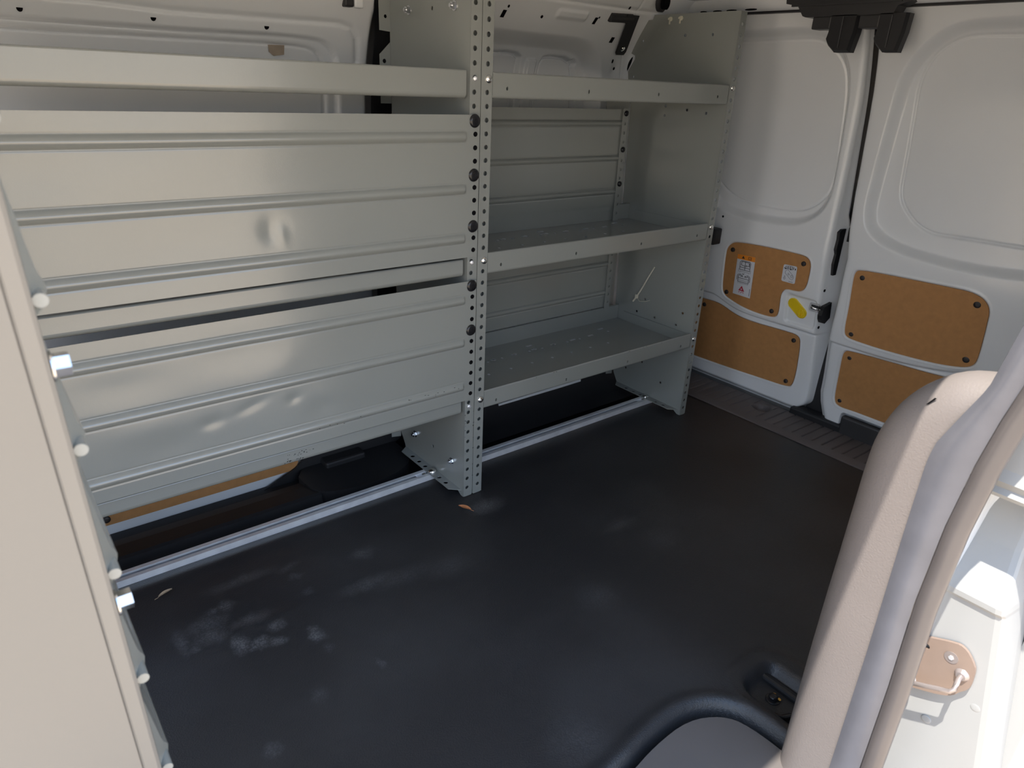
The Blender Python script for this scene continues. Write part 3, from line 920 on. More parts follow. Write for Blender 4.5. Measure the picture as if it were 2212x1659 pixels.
# dark weather seal seen through the gap between the doors
q = MB(); q.box(2.14, 2.15, .90, 1.03, -.06, .66); q.box(2.10, 2.12, .95, 1.012, .60, 1.22)
q.box(2.09, 2.14, .84, 1.06, -.06, .03, bev=.006)
struct(q.build('trim_7', 'black'), 'black weather seal filling the gap between the two rear doors')

# black latch housings at the top of the rear doors and cover on the header
XH = 1.88
hc = MB()
cov = [(1.215, 1.262), (1.209, 1.222), (1.174, 1.216), (1.162, 1.200), (1.155, 1.191), (1.146, 1.188), (0.916, 1.188), (0.909, 1.206), (0.880, 1.215), (.876, 1.262)]
hc.plate(cov, [], (XH, 0, 0), (0, 1, 0), (0, 0, 1), .045)
hc.box(XH - .004, XH + .004, .90, 1.19, 1.214, 1.219)
hco = thing('header_cover', 'long black plastic latch cover hanging from header above rear doors', 'cover', (XH, 1.04, 1.25))
hc.build('shell', 'vent', hco)


def housing(y0, y1, label, xo=0.0):
    t = thing('latch_housing', label, 'latch housing', (XH + .02, (y0 + y1) / 2, 1.15), 'black latch housings above the rear doors')
    L = y1 - y0
    q = MB()
    pr_ = [(y1 - .050, 1.19), (y1 - .050, 1.150), (y1 - .046, 1.133), (y1 - .054, 1.121), (y1 - .074, 1.1045), (y0 + .006, 1.1045), (y0 - .002, 1.148), (y0 - .004, 1.19)]
    # two stacked outlines with a chamfer make the tapered body
    def ring(x, s):
        cy = sum(p[0] for p in pr_) / len(pr_); cz = 1.19
        return [(x, cy + (p[0] - cy) * s, cz + (p[1] - cz) * (1 - (1 - s) * .5)) for p in pr_]
    rs = [ring(XH + .032, 1.0), ring(XH + .010, 1.0), ring(XH + .0, .88)]
    n = len(pr_)
    v = [p for r_ in rs for p in r_]
    f = [(a * n + i, a * n + (i + 1) % n, (a + 1) * n + (i + 1) % n, (a + 1) * n + i) for a in range(2) for i in range(n)]
    f += [tuple(2 * n + i for i in range(n)), tuple(range(n - 1, -1, -1))]
    q.add(v, f)
    q.build('body', 'black', t)
    q = MB(); q.box(XH + .004, XH + .045, y1 - .052, y1, 1.159, 1.189, bev=.003)
    q.build('flange', 'vent', t)
    q = MB(); q.box(XH - .0035, XH + .012, (y0 + y1) / 2 - .028, (y0 + y1) / 2 - .024, 1.115, 1.186, bev=.0012)
    q.build('rib', 'vent', t)
    return t


housing(1.004, 1.126, 'left black latch housing hanging over the gap side of the left rear door')
housing(.884, 1.000, 'right black latch housing hanging over the inner edge of the right rear door')

# ================================================================== SHELVING
YF = 1.262
PITCH = .02715


def strip_holes(xc, z0, z1, r=.0052, skip=()):
    out = []
    i = 1
    while i * PITCH < z1 - .008:
        z = i * PITCH
        if z > z0 + .006 and not any(abs(z - s_) < .012 for s_ in skip):
            out.append(circ(xc, z, r, 8))
        i += 1
    return out


def upright(par, xp, flange, back_poly, holes, low_flange=True, top_tabs=False):
    """end upright: side panel in the plane x=xp, front flange reaching to x=xp+flange, bottom and back flanges"""
    q = MB()
    q.plate(back_poly, holes, (xp, 0, 0), (0, 1, 0), (0, 0, 1), .0018)
    x0, x1 = sorted((xp, xp + flange))
    q.plate(rrect(x0, x1, .001, 1.199, .004, 2), strip_holes((x0 + x1) / 2 + (.002 if flange < 0 else -.0025 if xp < 1 else 0), 0, 1.2), (0, YF + .002, 0), (1, 0, 0), (0, 0, 1), .0016)
    q.box(x0 + .001, x1 - .001, YF + .016, YF + .0175, .004, 1.196)
    if low_flange:
        q.plate([(xp, 1.272), (xp, 1.556), (xp - .026, 1.536), (xp - .026, 1.296)], [circ(xp - .014, y, .0062, 10) for y in (1.325, 1.357, 1.428, 1.46, 1.495)], (0, 0, .0185), (1, 0, 0), (0, 1, 0), -.0016)
        q.plate([(xp - .030, .045), (xp, .040), (xp, .24), (xp - .030, .24)], [circ(xp - .014, .075, .005, 8)], (0, 1.585, 0), (1, 0, 0), (0, 0, 1), .0016)
    if top_tabs:
        q.plate([(xp - .028, 1.096), (xp, 1.094), (xp, 1.199), (xp - .028, 1.199)], [circ(xp - .012, 1.125, .004, 8)], (0, 1.587, 0), (1, 0, 0), (0, 0, 1), .0016)
        q.plate([(xp, .94), (xp, 1.072), (xp - .028, 1.046), (xp - .028, .94)], [circ(xp - .016, 1.032, .005, 8)], (0, 1.590, 0), (1, 0, 0), (0, 0, 1), .0016)
    return q.build('upright', 'gray', par)


BACK = [(1.2635, .001), (1.275, .001), (1.300, .016), (1.555, .018), (1.575, .05), (1.595, .20), (1.61, .5), (1.625, .95), (1.645, 1.02), (1.650, 1.045), (1.626, 1.080), (1.627, 1.090), (1.646, 1.097), (1.592, 1.186), (1.57, 1.186), (1.565, 1.199), (1.2635, 1.199)]
BACKL = [(1.2635, .001), (1.275, .001), (1.300, .016), (1.555, .018), (1.585, .06), (1.588, .5), (1.588, 1.199), (1.2635, 1.199)]


def screw(par, x, y, z, r=.0085):
    q = MB(); q.cyl((x, y, z), (0, -1, 0), r, .0012, 14, dome=.0042)
    q.cyl((x, y - .0046, z), (0, -1, 0), r * .28, .0010, 6)
    return q.build('screw', 'chrome', par)


def stud(par, x, y, z, r=.005):
    q = MB(); q.cyl((x, y, z), (-.3, -1, 0), r, .004, 10, dome=.002)
    return q.build('stud', 'bare', par)


def hexbolt(par, x, y, z, ax=(-1, 0, 0), r=.0085, name='bolt', m='zinc', h=.007, shank=True):
    a = Vector(ax)
    q = MB(); q.cyl((x, y, z), ax, r * 1.35, .0015, 14)
    q.cyl(Vector((x, y, z)) + a * .0015, ax, r, h, 6)
    if shank:
        q.cyl(Vector((x, y, z)) + a * (.0015 + h), ax, r * .55, .004, 10)
    return q.build(name, m, par)


def shelf(par, x0, x1, zb, zt, yb=1.585, YF=1.262, back=True, holes=(), bh=.047, rnd=.006, side=False):
    q = MB()
    # front lip with rounded top hem and rounded lower edge
    zl, zu = zb + rnd, zt - .003
    q.plate([(x0, zl), (x1, zl), (x1, zu), (x0, zu)], [circ(hx, hz, .0032, 8, .0042) for hx, hz in holes], (0, YF + .0036, 0), (1, 0, 0), (0, 0, 1), .0015)
    yo = YF + .0021
    arc = [(0, yo + rnd * (1 - math.cos(a)), zl - rnd * math.sin(a)) for a in np.linspace(0, PI / 2, 6)]
    q.extrude(arc + [(0, yo + .030, zb), (0, yo + .031, zb + .004)], (x0, 0, 0), (x1, 0, 0), smooth=True)
    q.extrude([(0, yo, zu), (0, yo + .0008, zt - .001), (0, yo + .003, zt), (0, yo + .007, zt - .001), (0, yo + .008, zt - .005)], (x0, 0, 0), (x1, 0, 0), smooth=True)
    zf = zb + .013
    q.box(x0, x1, YF + .006, yb, zf - .0015, zf)
    if back:
        q.box(x0, x1, yb - .002, yb, zf, zf + bh)
        q.extrude([(0, yb - .002, zf + bh), (0, yb - .004, zf + bh + .002), (0, yb, zf + bh + .003)], (x0, 0, 0), (x1, 0, 0))
    if side:
        q.box(x1 - .002, x1 - .0005, YF + .012, yb - .03, zf, zf + .032)
    o = q.build('shelf', 'gray', par)
    return o


def ribbed(par, x0, x1, z0, z1, beads, y, dent=(), bw=.0105, bd=.0085, end0=True, nx=280, name='back_panel', holes=(), endgap=.018):
    """sheet panel with pressed horizontal beads (towards -y), optional dents"""
    zsx = [z0]
    z = z0
    fine = sorted(set(np.round(np.concatenate([np.linspace(z0, z1, 60)] + [np.linspace(b - bw * 1.5, b + bw * 1.5, 26) for b in beads]), 5)))
    zsx = np.array([z for z in fine if z0 <= z <= z1])
    xsx = np.concatenate([np.linspace(x0, x1 - .03, nx), np.linspace(x1 - .029, x1, 24)])
    X, Zg = np.meshgrid(xsx, zsx, indexing='ij')
    Yg = np.full_like(X, y)
    for b in beads:
        t = np.clip(np.abs(Zg - b) / bw, 0, 1.6)
        h = np.where(t < 1, np.cos(np.clip(t, 0, 1) * PI / 2) ** .9, 0) * bd
        h -= .0008 * np.exp(-((t - 1.12) / .16) ** 2)
        end = sstep(x1 - endgap + .003, x1 - endgap - .003, X)
        Yg -= h * end
    for (dx, dz, rx, rz, am, rot) in dent:
        c, s_ = math.cos(rot), math.sin(rot)
        u = ((X - dx) * c + (Zg - dz) * s_) / rx
        v2 = (-(X - dx) * s_ + (Zg - dz) * c) / rz
        Yg += am * np.exp(-(u * u + v2 * v2))
    q = MB(); q.grid(X, Yg, Zg)
    # returned lower and upper hems give the sheet its thickness
    q.box(x0, x1, y, y + .0016, z0 - .001, z0); q.box(x0, x1, y, y + .0016, z1, z1 + .0010)
    return q.build(name, 'gray', par)


# ---- left shelf unit (closed by ribbed panels)
LU = thing('shelf_unit', 'grey steel shelf unit closed by wide ribbed panels at the left', 'shelf unit', (.40, 1.42, 0), 'grey steel shelf units along the left wall')
upL = upright(LU, .886, .0268, BACKL, [circ(y, z, .004, 8) for y, z in ((1.406, 1.135), (1.41, .085), (1.33, .99), (1.38, .99), (1.43, .99), (1.48, .99))], top_tabs=True)
upright(LU, -.06, -.0268, BACKL, [])
for zb, zt in ((.965, 1.0185), (.589, .6290), (.241, .2755)):
    shelf(LU, -.058, .878, zb, zt, 1.60, YF=1.262 if zt > .9 else 1.2655, back=False, rnd=.010)
dents1 = [(.450, .733, .022, .024, .0030, .25), (.464, .728, .011, .018, -.0026, .25), (.10, .85, .06, .05, .0020, 0), (.25, .84, .10, .07, -.0016, .3), (.55, .85, .12, .05, .0012, 0), (.30, .72, .10, .04, .0016, 0), (.62, .73, .14, .04, -.001, 0), (.74, .84, .1, .05, .0008, 0), (.2, .665, .09, .02, .0012, 0)]
dents2 = [(.36, .515, .06, .03, .0018, 0), (.44, .47, .05, .03, -.0010, .4), (.30, .385, .022, .011, .0022, .1), (.375, .40, .030, .010, .0018, .3), (.46, .395, .014, .009, .0018, .2), (.20, .40, .08, .03, -.0016, 0), (.22, .36, .05, .03, .0012, 0), (.55, .39, .05, .03, -.0012, 0), (.52, .36, .03, .02, .0014, 0), (.65, .49, .1, .04, .001, 0), (.16, .49, .08, .03, .0013, 0)]
pa = ribbed(LU, -.056, .9085, .637, .933, (.891, .785, .679), 1.2565, dents1, endgap=.036)
pb = ribbed(LU, -.056, .9085, .283, .5795, (.5375, .434, .3215), 1.2565, dents2, endgap=.034)
for par, zz_ in ((pa, (.922, .813, .704)), (pb, (.569, .462))):
    for z in zz_:
        q = MB(); q.cyl((.8955, 1.2562, z), (0, -1, 0), .0138, .0022, 20, r2=.0125, dome=.0028)
        q.cyl((.8955, 1.2516, z), (0, -1, 0), .0042, .0008, 10)
        q.build('push_rivet', 'rivet', par)
# holes of the panel edge strip over the upright
for par, lo_, hi_, av in ((pa, .645, .928, (.922, .813, .704)), (pb, .288, .575, (.569, .462))):
    i = 1
    while i * PITCH < hi_:
        z = i * PITCH
        if z > lo_ and not any(abs(z - a) < .016 for a in av):
            q = MB(); q.cyl((.8975, 1.2569, z), (0, -1, 0), .0052, .0012, 10); q.build('hole', 'hole', par)
        i += 1
for z in (1.003, .622, .262):
    stud(LU, .8975, YF, z)
for (y, z) in ((1.501, 1.135), (1.321, 1.136), (1.501, .083), (1.318, .083)):
    hexbolt(upL, .886, y, z, r=.0072)
q = MB(); q.cyl((.872, 1.392, .019), (0, 0, 1), .0115, .002, 14, dome=.007); q.build('carriage_bolt', 'chrome', upL)

# ---- right shelf unit (open)
RU = thing('shelf_unit', 'open grey steel shelf unit with three shelves near the rear doors', 'shelf unit', (1.35, 1.42, 0), 'grey steel shelf units along the left wall')
upright(RU, .942, -.0275, BACKL, [], low_flange=False)
eh = [(1.442, 1.143), (1.346, 1.143), (1.482, .952), (1.482, .925), (1.40, .945), (1.33, .94), (1.33, .30), (1.42, .30), (1.50, .30), (1.31, .345), (1.47, .35), (1.545, .17), (1.45, .13), (1.36, .085), (1.52, .085), (1.60, 1.13), (1.625, 1.03)]
upR = upright(RU, 1.762, .0265, BACK, [circ(y, z, .0042, 8) for y, z in eh])
hxs = (.984, 1.226, 1.471, 1.715)
for zb, zt, hz in ((.966, 1.017, .986), (.588, .638, .606), (.241, .290, .256)):
    shelf(RU, .945, 1.760, zb, zt, 1.585, back=True, holes=[(x, hz) for x in hxs], side=True, bh=.02 if zt > 1 else .047)
ribbed(RU, .946, 1.704, .650, .936, (.897, .795, .693), 1.578, (), bw=.0085, bd=.0055, nx=40)
ribbed(RU, .946, 1.704, .309, .60, (.565, .458, .359), 1.578, (), bw=.0085, bd=.0055, nx=40)
q = MB()
q.plate(rrect(1.676, 1.70, .30, .94, .003, 2), strip_holes(1.6885, .30, .94, .0045, (.922, .813, .711)), (0, 1.5735, 0), (1, 0, 0), (0, 0, 1), .0016)
q.plate([(1.66, .26), (1.766, .26), (1.766, .96), (1.66, .96)], [], (0, 1.612, 0), (1, 0, 0), (0, .02, 1), .0016)
q.build('back_post', 'gray', RU)
for z in (.9255, .820, .716):
    q = MB(); q.cyl((1.689, 1.572, z), (0, -1, 0), .0085, .003, 12, dome=.004); q.build('push_rivet', 'rivet', RU)
for z in (1.003, .622, .2705):
    screw(RU, .9325, YF, z, .0085)
for z in (1.009, .626, .271):
    screw(RU, 1.7735, YF, z, .0075)
for (y, z) in ((1.500, 1.186), (1.462, 1.187)):
    q = MB(); q.cyl((1.7615, y, z), (-1, 0, 0), .0065, .004, 6); q.cyl((1.7575, y, z), (-1, 0, 0), .0032, .007, 8)
    q.box(1.7545, 1.7575, y - .0016, y + .0016, z - .014, z - .002)
    q.build('wing_bolt', 'tie', upR)  # pale colour stands in for light showing through the bolt holes
q = MB(); q.cyl((1.748, 1.404, .019), (0, 0, 1), .0105, .002, 14, dome=.005); q.build('carriage_bolt', 'chrome', upR)
# slots on the bottom and middle shelf floors; bright metal tabs paint their glints
SLOT = [(1.122, 1.486, 0), (1.149, 1.492, 2), (1.175, 1.488, 0), (1.228, 1.494, 2), (1.308, 1.525, 1), (1.28, 1.489, 0), (1.307, 1.495, 2), (1.332, 1.489, 0), (1.386, 1.496, 2), (1.463, 1.494, 1), (1.436, 1.489, 0), (1.542, 1.494, 1), (1.617, 1.524, 1), (1.622, 1.492, 0), (1.49, 1.489, 0),
        (1.069, 1.41, 0), (1.148, 1.411, 0), (1.227, 1.412, 0), (1.305, 1.412, 0), (1.384, 1.413, 0), (1.464, 1.414, 0), (1.541, 1.413, 0)]
for zf in (.2545, .6015):
    q = MB()
    for (x, y, kd) in SLOT:
        if zf > .5:
            x += .03; y += .012
        if kd == 0:
            q.cyl((x, y, zf), (0, 0, 1), .0042, .0006, 8)
        elif kd == 1:
            q.box(x - .011, x + .011, y - .003, y + .003, zf, zf + .0008)
        else:
            q.cyl((x, y, zf), (0, 0, 1), .0062, .0006, 8); q.box(x - .014, x, y - .0025, y + .0025, zf, zf + .0006)
    o = q.build('slot_glints', 'bare', RU)
    o['kind'] = 'stuff'

# chipped paint: small dark flecks on the lower edges, where the photograph shows wear
def chips(par, spots, m='hole'):
    q = MB()
    for (x, z, y, n_, sx, sz) in spots:
        for _ in range(n_):
            a, b = x + random.gauss(0, sx), z + random.gauss(0, sz)
            r1, r2 = random.uniform(.0006, .0022), random.uniform(.0004, .0009)
            q.plate([(a - r1, b), (a - r1 * .2, b - r2), (a + r1, b + r2 * .3), (a, b + r2)], [], (0, y, 0), (1, 0, 0), (0, 0, 1), .0003)
    o = q.build('paint_chips', m, par)
    o['kind'] = 'stuff'
    return o


chips(LU, [(.47, .262, 1.2672, 16, .018, .0035), (.455, .250, 1.2672, 14, .012, .001), (.888, .20, 1.2620, 12, .0008, .06), (.912, .16, 1.2620, 10, .001, .07), (.80, .3245, 1.2480, 14, .04, .003), (.60, .318, 1.2482, 6, .06, .002)])
chips(RU, [(1.16, .2875, 1.2635, 4, .02, .0006), (1.52, .2885, 1.2635, 5, .05, .0006), (1.43, .243, 1.2640, 4, .03, .0006)])

# ---- floor rail (galvanised channel)
q = MB()
h, y0, y1 = .0165, 1.384, 1.418
pts = [(y0, -.034), (y1, -.034), (y1, h), (y1 - .011, h), (y1 - .011, h - .005), (y1 - .009, h - .005), (y1 - .009, h - .002), (y1 - .0018, h - .002), (y1 - .0018, -.032), (y0 + .0018, -.032), (y0 + .0018, h - .002), (y0 + .009, h - .002), (y0 + .009, h - .005), (y0 + .011, h - .005), (y0 + .011, h), (y0, h)]
q.extrude([(0, a, b) for a, b in pts], (-.44, 0, 0), (1.80, 0, 0), closed=True, caps=True)
ra = thing('floor_rail', 'galvanised steel channel rail bolted along floor under shelf units', 'rail', (.7, 1.40, 0))
q.build('channel', 'galv', ra)
for x in (.845, 1.725):
    q = MB(); q.box(x - .016, x + .016, 1.394, 1.410, .006, .012, bev=.002); q.cyl((x + .006, 1.402, .012), (0, 0, 1), .005, .003, 6)
    q.build('channel_nut', 'zinc', ra)

# thin white strip under the lip of the right unit
q = MB(); q.extrude([(0, 1.597, .026), (0, 1.597, .036), (0, 1.600, .036), (0, 1.600, .026)], (1.255, 0, .006), (1.62, 0, .010), closed=True, caps=True)
tag(q.build('plastic_strip', 'white'), 'thin white strip along the black arch liner below the bottom shelf', 'strip')

# ---- cable tie stuck through the end panel
ct = thing('cable_tie', 'ivory nylon cable tie looped through the end panel above the bottom shelf', 'cable tie', (1.758, 1.50, .35))
q = MB()
pth = [(1.758, 1.443, .466), (1.757, 1.462, .43), (1.757, 1.482, .39), (1.756, 1.502, .352)]
q.tube(pth, [.0024, .0026, .0028, .003], 6)
q.tube([(1.756, 1.502, .352), (1.757, 1.517, .332)], .0034, 6)
q.build('strap', 'tie', ct)
q = MB(); q.box(1.752, 1.758, 1.496, 1.508, .346, .360, bev=.0015); q.build('head', 'tie', ct)
q = MB(); q.tube([(1.757, 1.502, .352), (1.752, 1.485, .341), (1.756, 1.462, .345), (1.757, 1.444, .354)], .0009, 5); q.build('tail', 'tie', ct)

# ---- black duct bracket and cable grommet at the top of the quarter panel
vb = thing('vent_bracket', 'black bent strap with a round duct at the top of the white wall', 'bracket', (1.66, 1.60, 1.16))
q = MB()
C0 = Vector((1.600, float(yl(1.18)) - .004, 1.181)); C1 = Vector((1.685, float(yl(1.18)) - .008, 1.184))
q.tube([C0, C0 * .6 + C1 * .4, C1], .0125, 14)
q.build('duct', 'vent', vb)
q = MB()
bk = [(1.655, 1.192), (1.702, 1.192), (1.727, 1.098), (1.722, 1.089), (1.692, 1.088), (1.686, 1.094), (1.668, 1.170), (1.655, 1.172)]
q.plate(bk, [], (0, 0, 0), (1, 0, 0), (0, 0, 1), .004)
for i, p in enumerate(q.v):
    q.v[i] = (p[0], float(yl(p[2])) - .010 + p[1], p[2])
q.build('strap', 'vent', vb)
hexbolt(vb, 1.706, float(yl(1.107)) - .010, 1.107, (0, -1, 0), .006, 'bolt', 'chrome', .005)
q = MB(); q.cyl((1.755, 1.545, 1.231), (.25, -.95, -.1), .026, .012, 18); q.cyl((1.757, 1.536, 1.230), (.25, -.95, -.1), .018, .016, 16, mi=1)
tag(q.build('cable_grommet', ['vent', 'hole']), 'round black grommet in the white roof rail above the end panel', 'grommet')
# black door stop behind the end panel
q = MB(); q.box(1.955, 1.995, 1.372, 1.415, .531, .584, bev=.005)
tag(q.build('door_stop', 'black'), 'small black rubber stop on left rear door beside shelf end panel', 'door stop')

# ================================================================== FOREGROUND: cabinet, trim, jamb
fc = thing('partition_cabinet', 'pale grey steel partition panel close to the camera with hex bolts', 'partition', (-.15, .55, 0))


def fx(z):
    return .0250 + (.934 - z) * .0262


q = MB()
q.plate([(-.40, .02), (fx(.02) - .0135, .02), (fx(1.19) - .0135, 1.19), (-.40, 1.19)], [], (0, .502, 0), (1, 0, 0), (0, 0, 1), .0018)
q.build('side_panel', 'gray_dimmed', fc)
q = MB()
hem = [(-.0135, .0), (-.0115, -.003), (-.003, -.0055), (-.0005, -.004), (0, .0), (0, .012), (-.002, .012), (-.003, .0)]
n = len(hem)
v = [(fx(z) + a, .5015 + b, z) for z in (.02, 1.19) for a, b in hem]
q.add(v, [(i, (i + 1) % n, n + (i + 1) % n, n + i) for i in range(n)] + [tuple(range(n - 1, -1, -1)), tuple(range(n, 2 * n))])
q.build('hem', 'gray_dimmed', fc)
# open pressed sheet behind the hem: saw-tooth ribs with rounded noses
q = MB()
zb = [.971 - .1065 * i for i in range(-2, 9)]
prof = []
for z in zb:
    tip = .0095
    prof += [(-.001, z + .094), (.0060, z + .022), (.0075, z + .012), (tip, z + .006), (tip + .0012, z), (tip - .001, z - .006), (.0035, z - .0095), (-.001, z - .0115)]
prof = [(a, z) for a, z in prof if .02 < z < 1.19]
v = [(fx(z) - .001, .503, z) for a, z in prof] + [(fx(z) + a, .5035 + max(a, 0) * 2.2, z) for a, z in prof] + [(fx(z) + a, .78, z) for a, z in prof]
n = len(prof)
q.add(v, [(k_ * n + i, k_ * n + i + 1, (k_ + 1) * n + i + 1, (k_ + 1) * n + i) for k_ in (0, 1) for i in range(n - 1)], 0, False)
for z in zb:
    if .03 < z < 1.17:
        q.cyl((fx(z) + .0042, .503, z - .001), (0, 1, 0), .0046, .03, 14)
q.build('ribbed_sheet', 'gray', fc)
for z in (.819, .6225, 1.02):
    hexbolt(fc, fx(z) + .0002, .507, z, (1, 0, 0), .0080, 'bolt', 'zinc', .0095, False)
q = MB(); q.box(-.40, .0, .52, .78, .02, .06); q.box(-.40, .0, .52, .78, 1.15, 1.19); q.box(-.405, -.40, .50, .78, .02, 1.19)
q.build('frame', 'gray_dimmed', fc)

# ---- plastic pillar trim beside the side-door opening
OUT = [(.338, -.05), (.338, .15), (.337, .30), (.334, .46), (.333, .561), (.329, .600), (.318, .636), (.301, .667), (.280, .690), (.255, .709), (.225, .718), (.195, .721)]
OUT = chaikin(OUT, 2, closed=False)
_o = np.array(OUT); _l = np.concatenate([[0], np.cumsum(np.hypot(*np.diff(_o, axis=0).T))])
_t = np.linspace(0, _l[-1], 70)
OUT = [(float(a), float(b)) for a, b in zip(np.interp(_t, _l, _o[:, 0]), np.interp(_t, _l, _o[:, 1]))]
tr = MB()
n = len(OUT)
nor = []
for i in range(n):
    a, b = OUT[max(i - 1, 0)], OUT[min(i + 1, n - 1)]
    d = Vector((b[0] - a[0], b[1] - a[1])).normalized()
    nor.append((-d[1], d[0]))   # points inward
rr = .046
secs = []
for (x, off) in [(1.06, .06), (.98, .03), (.935, .008), (.906, .0)] + [(.86 + rr * (1 - math.sin(a)), rr * (1 - math.cos(a))) for a in np.linspace(.12, PI / 2, 9)] + [(.859, .062), (.8585, .12)]:
    row = []
    for (p, m_) in zip(OUT, nor):
        sgn = -1
        y, z = p[0] + m_[0] * off, p[1] + m_[1] * off
        if off > .06 and x < .9:
            y = max(min(y, p[0] - .02), .20)
        row.append((x, max(y, .19), z))
    secs.append(row)
# the normals must lead towards the pillar centre
A = np.array(secs)
test = Vector((nor[5][0], nor[5][1]))
tr.grid(A[:, :, 0], A[:, :, 1], A[:, :, 2])
po = thing('pillar_trim', 'grained beige-grey plastic pillar trim beside the side door opening', 'trim', (.9, .28, 0))
tr.build('shell', 'trim', po)
_P = A.reshape(-1, 3); _P = _P[_P[:, 0] < .9]
_sx = float(_P[np.argmin((_P[:, 1] - .2695) ** 2 + (_P[:, 2] - .672) ** 2)][0])
q = MB(); q.plate([(.2741, .6665), (.2713, .6678), (.2650, .6772), (.2672, .6776)], [], (_sx + .0006, 0, 0), (0, 1, 0), (0, 0, 1), -.0014)
q.build('slot', 'hole', po)

# ---- door seal: ribbed flat lip and round bulb
ws = thing('door_seal', 'grey rubber weatherstrip running up the side door opening', 'seal', (.86, .215, 0))
zsL = np.linspace(-.35, 1.25, 130)
Lz = [-.4, .3, .50, .60, .627, .664, .712, .777, .90, 1.25]
LyA = np.interp(zsL, Lz, [.247, .246, .248, .248, .245, .231, .212, .202, .185, .14])
LyM = np.interp(zsL, [-.4, .27, .41, .53, .62, .68, .726, .80, .9, 1.25], [.214, .214, .217, .213, .205, .196, .187, .172, .155, .10])
prof = []
rows = []
for t in np.linspace(0, 1, 7):
    rows.append((.8565 - .006 * math.sin(t * PI) + .001 * t, t))
X = np.array([[r_[0] + .0005 * math.sin(z * 900) * 0 for z in zsL] for r_ in rows])
Yq = np.array([[a + (m_ - a) * r_[1] for a, m_ in zip(LyA + .004, LyM - .001)] for r_ in rows])
Zq = np.array([list(zsL) for _ in rows])
q = MB(); q.grid(X, Yq, Zq); q.build('lip', 'seal', ws)
q = MB()
q.tube([(.8655, m_ - .0125, z) for m_, z in zip(LyM, zsL)], .0135, 16)
q.build('bulb', 'sealtube', ws)

# ---- painted jamb outside the seal with the door striker
jb = MB()


def yo(z):
    return .138 - (.391 - z) * .167


JP = [(.945, 1.30), (.935, 1.0), (.925, .70), (.922, .60), (.918, .585), (.924, .575), (.920, .568), (.926, .561), (1.03, .560), (1.04, .553), (1.02, .53), (.985, .47), (.955, .425), (.948, .412), (.944, .404), (.9445, .396), (.949, .390), (.951, .30), (.955, .10), (.96, -.35)]
rows = []
for (x, z) in JP:
    y1_ = min(yo(z), .155) if z < .56 else .09
    ys_ = float(np.interp(z, [.5, .6, .7, .8, .9, 1.3], [.26, .225, .192, .172, .155, .10]))
    rows.append([(x, max(ys_, y1_ + .012), z), (x, y1_ + .010, z), (x + .0015, y1_ + .003, z), (x + .006, y1_, z), (x + .05, y1_ - .006, z), (x + .8, y1_ - .02, z)])
A = np.array(rows)
jb.grid(A[:, :, 0], A[:, :, 1], A[:, :, 2], smooth=False)
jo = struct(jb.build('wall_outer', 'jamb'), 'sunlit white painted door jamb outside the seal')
q = MB(); q.box(.99, 1.06, .10, .26, .5535, .5595)
q.build('track_slot', 'hole', jo)
for (y, z) in ((.146, .315), (.131, .241), (.178, .175)):
    q = MB(); q.cyl((.9535, y, z), (-1, 0, 0), .0065, .0012, 16, dome=.0006); q.build('dimple', 'jamb', jo)

sk = thing('door_striker', 'tan metal striker plate with a bent bar on the white jamb', 'striker', (.94, .175, .27))
SP = chaikin([(0.235, 0.30), (0.209, 0.311), (0.175, 0.326), (0.166, 0.326), (0.157, 0.320), (0.147, 0.307), (0.1445, 0.300), (0.1435, 0.288), (0.143, 0.274), (0.146, 0.265), (0.152, 0.257), (0.158, 0.245), (0.167, 0.237), (0.182, 0.229), (0.21, 0.217), (.235, .21)], 1)
q = MB(); q.plate(SP, [circ(.2065, .296, .0045, 12)], (.9485, 0, 0), (0, 1, 0), (0, 0, 1), -.0045)
q.build('plate', 'striker', sk)
q = MB(); q.cyl((.944, .175, .301), (-1, 0, 0), .0088, .0008, 20); q.cyl((.9432, .175, .301), (-1, 0, 0), .0035, .0012, 6, mi=1)
q.build('screw', ['strikerbar', 'bare'], sk)
q = MB(); q.cyl((.944, .157, .284), (-1, 0, 0), .0095, .005, 18, r2=.006); q.build('boss', 'strikerbar', sk)
q = MB(); q.tube([(.944, .157, .284), (.932, .1565, .283), (.924, .1555, .280), (.920, .1545, .275), (.919, .158, .2685), (.919, .17, .263), (.919, .185, .255), (.919, .203, .246), (.921, .208, .243), (.93, .209, .242), (.945, .209, .242)], .0034, 10)
q.build('bar', 'strikerbar', sk)
q = MB(); q.tube([(.925, .2025, .2465), (.925, .2065, .2445)], .0068, 14); q.build('collar', 'bare', sk)

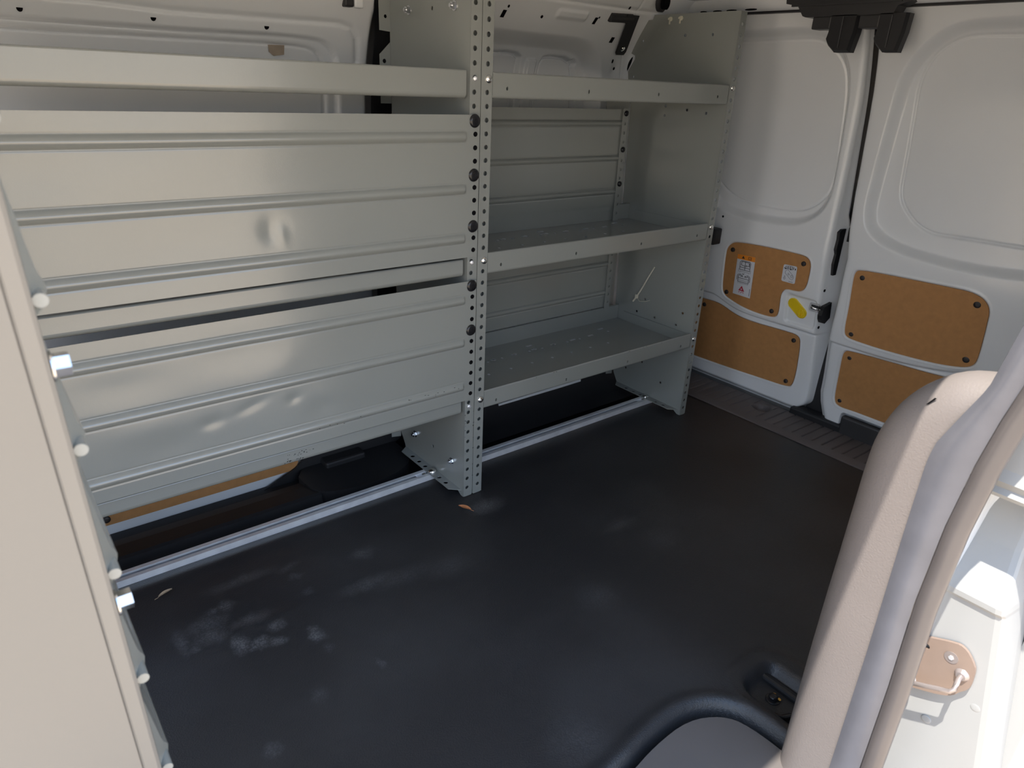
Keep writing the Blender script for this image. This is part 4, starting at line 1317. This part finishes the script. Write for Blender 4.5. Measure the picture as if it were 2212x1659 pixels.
# ---- tie-down ring in the mat well
td = thing('tie_down', 'black cargo tie-down ring and bolt in recess of rubber mat', 'tie-down', (.99, .43, -.03))
q = MB(); q.cyl((.998, .415, -.031), (0, 0, 1), .0135, .003, 20, dome=.001); q.cyl((.998, .415, -.028), (0, 0, 1), .0085, .006, 16, dome=.003)
bo = q.build('bolt', 'rivet', td)
q = MB()
q.cyl((1.0075, .4185, -.0255), (.3, .3, 1), .0030, .0015, 8); q.cyl((1.004, .406, -.0255), (.3, -.3, 1), .0030, .0015, 8)
q.build('paint_mark', 'paint', bo)
q = MB()
bow = [(.985, .372, -.024), (.962, .378, -.018), (.947, .395, -.014), (.943, .42, -.012), (.950, .445, -.013), (.963, .459, -.017), (.975, .462, -.024)]
bow = [tuple(p) for p in np.array([np.interp(np.linspace(0, 6, 25), range(7), [b[k_] for b in bow]) for k_ in range(3)]).T]
q.tube(bow, .0058, 12)
q.build('ring', 'rivet', td)
q = MB(); q.box(1.022, 1.040, .33, .462, -.034, -.018, bev=.006); q.build('rib', 'black', td)

# ---- leaves on the mat


def leaf(name, m, label, a, b, wd, lift):
    A, B = Vector(a), Vector(b)
    d = (B - A); L = d.length; d.normalize()
    nrm = Vector((-d[1], d[0], 0))
    q = MB()
    rows = []
    for t in np.linspace(0, 1, 11):
        wv = wd * math.sin(PI * min(1, t * 1.02)) ** .8
        c = A + d * (L * t) + Vector((0, 0, lift + .0012 * math.sin(t * PI)))
        rows.append([c - nrm * wv + Vector((0, 0, .003)), c - nrm * wv * .5 + Vector((0, 0, .001)), c, c + nrm * wv * .5 + Vector((0, 0, .001)), c + nrm * wv + Vector((0, 0, .003))])
    A_ = np.array([[tuple(p) for p in r_] for r_ in rows])
    q.grid(A_[:, :, 0], A_[:, :, 1], A_[:, :, 2])
    q.tube([A + Vector((0, 0, lift)), A + d * -.008 + Vector((0, 0, lift))], .0006, 5)
    return tag(q.build(name, m), label, 'leaf', 'dry leaves on the mat')


leaf('dry_leaf', 'leaf', 'orange-brown dry leaf on the black mat below the middle post', (.866, 1.199, .002), (.850, 1.232, .002), .0072, .002)
leaf('dry_leaf', 'leaf2', 'curled tan dry leaf on the black mat near the floor rail', (.159, 1.302, .004), (.188, 1.312, .004), .0045, .002)
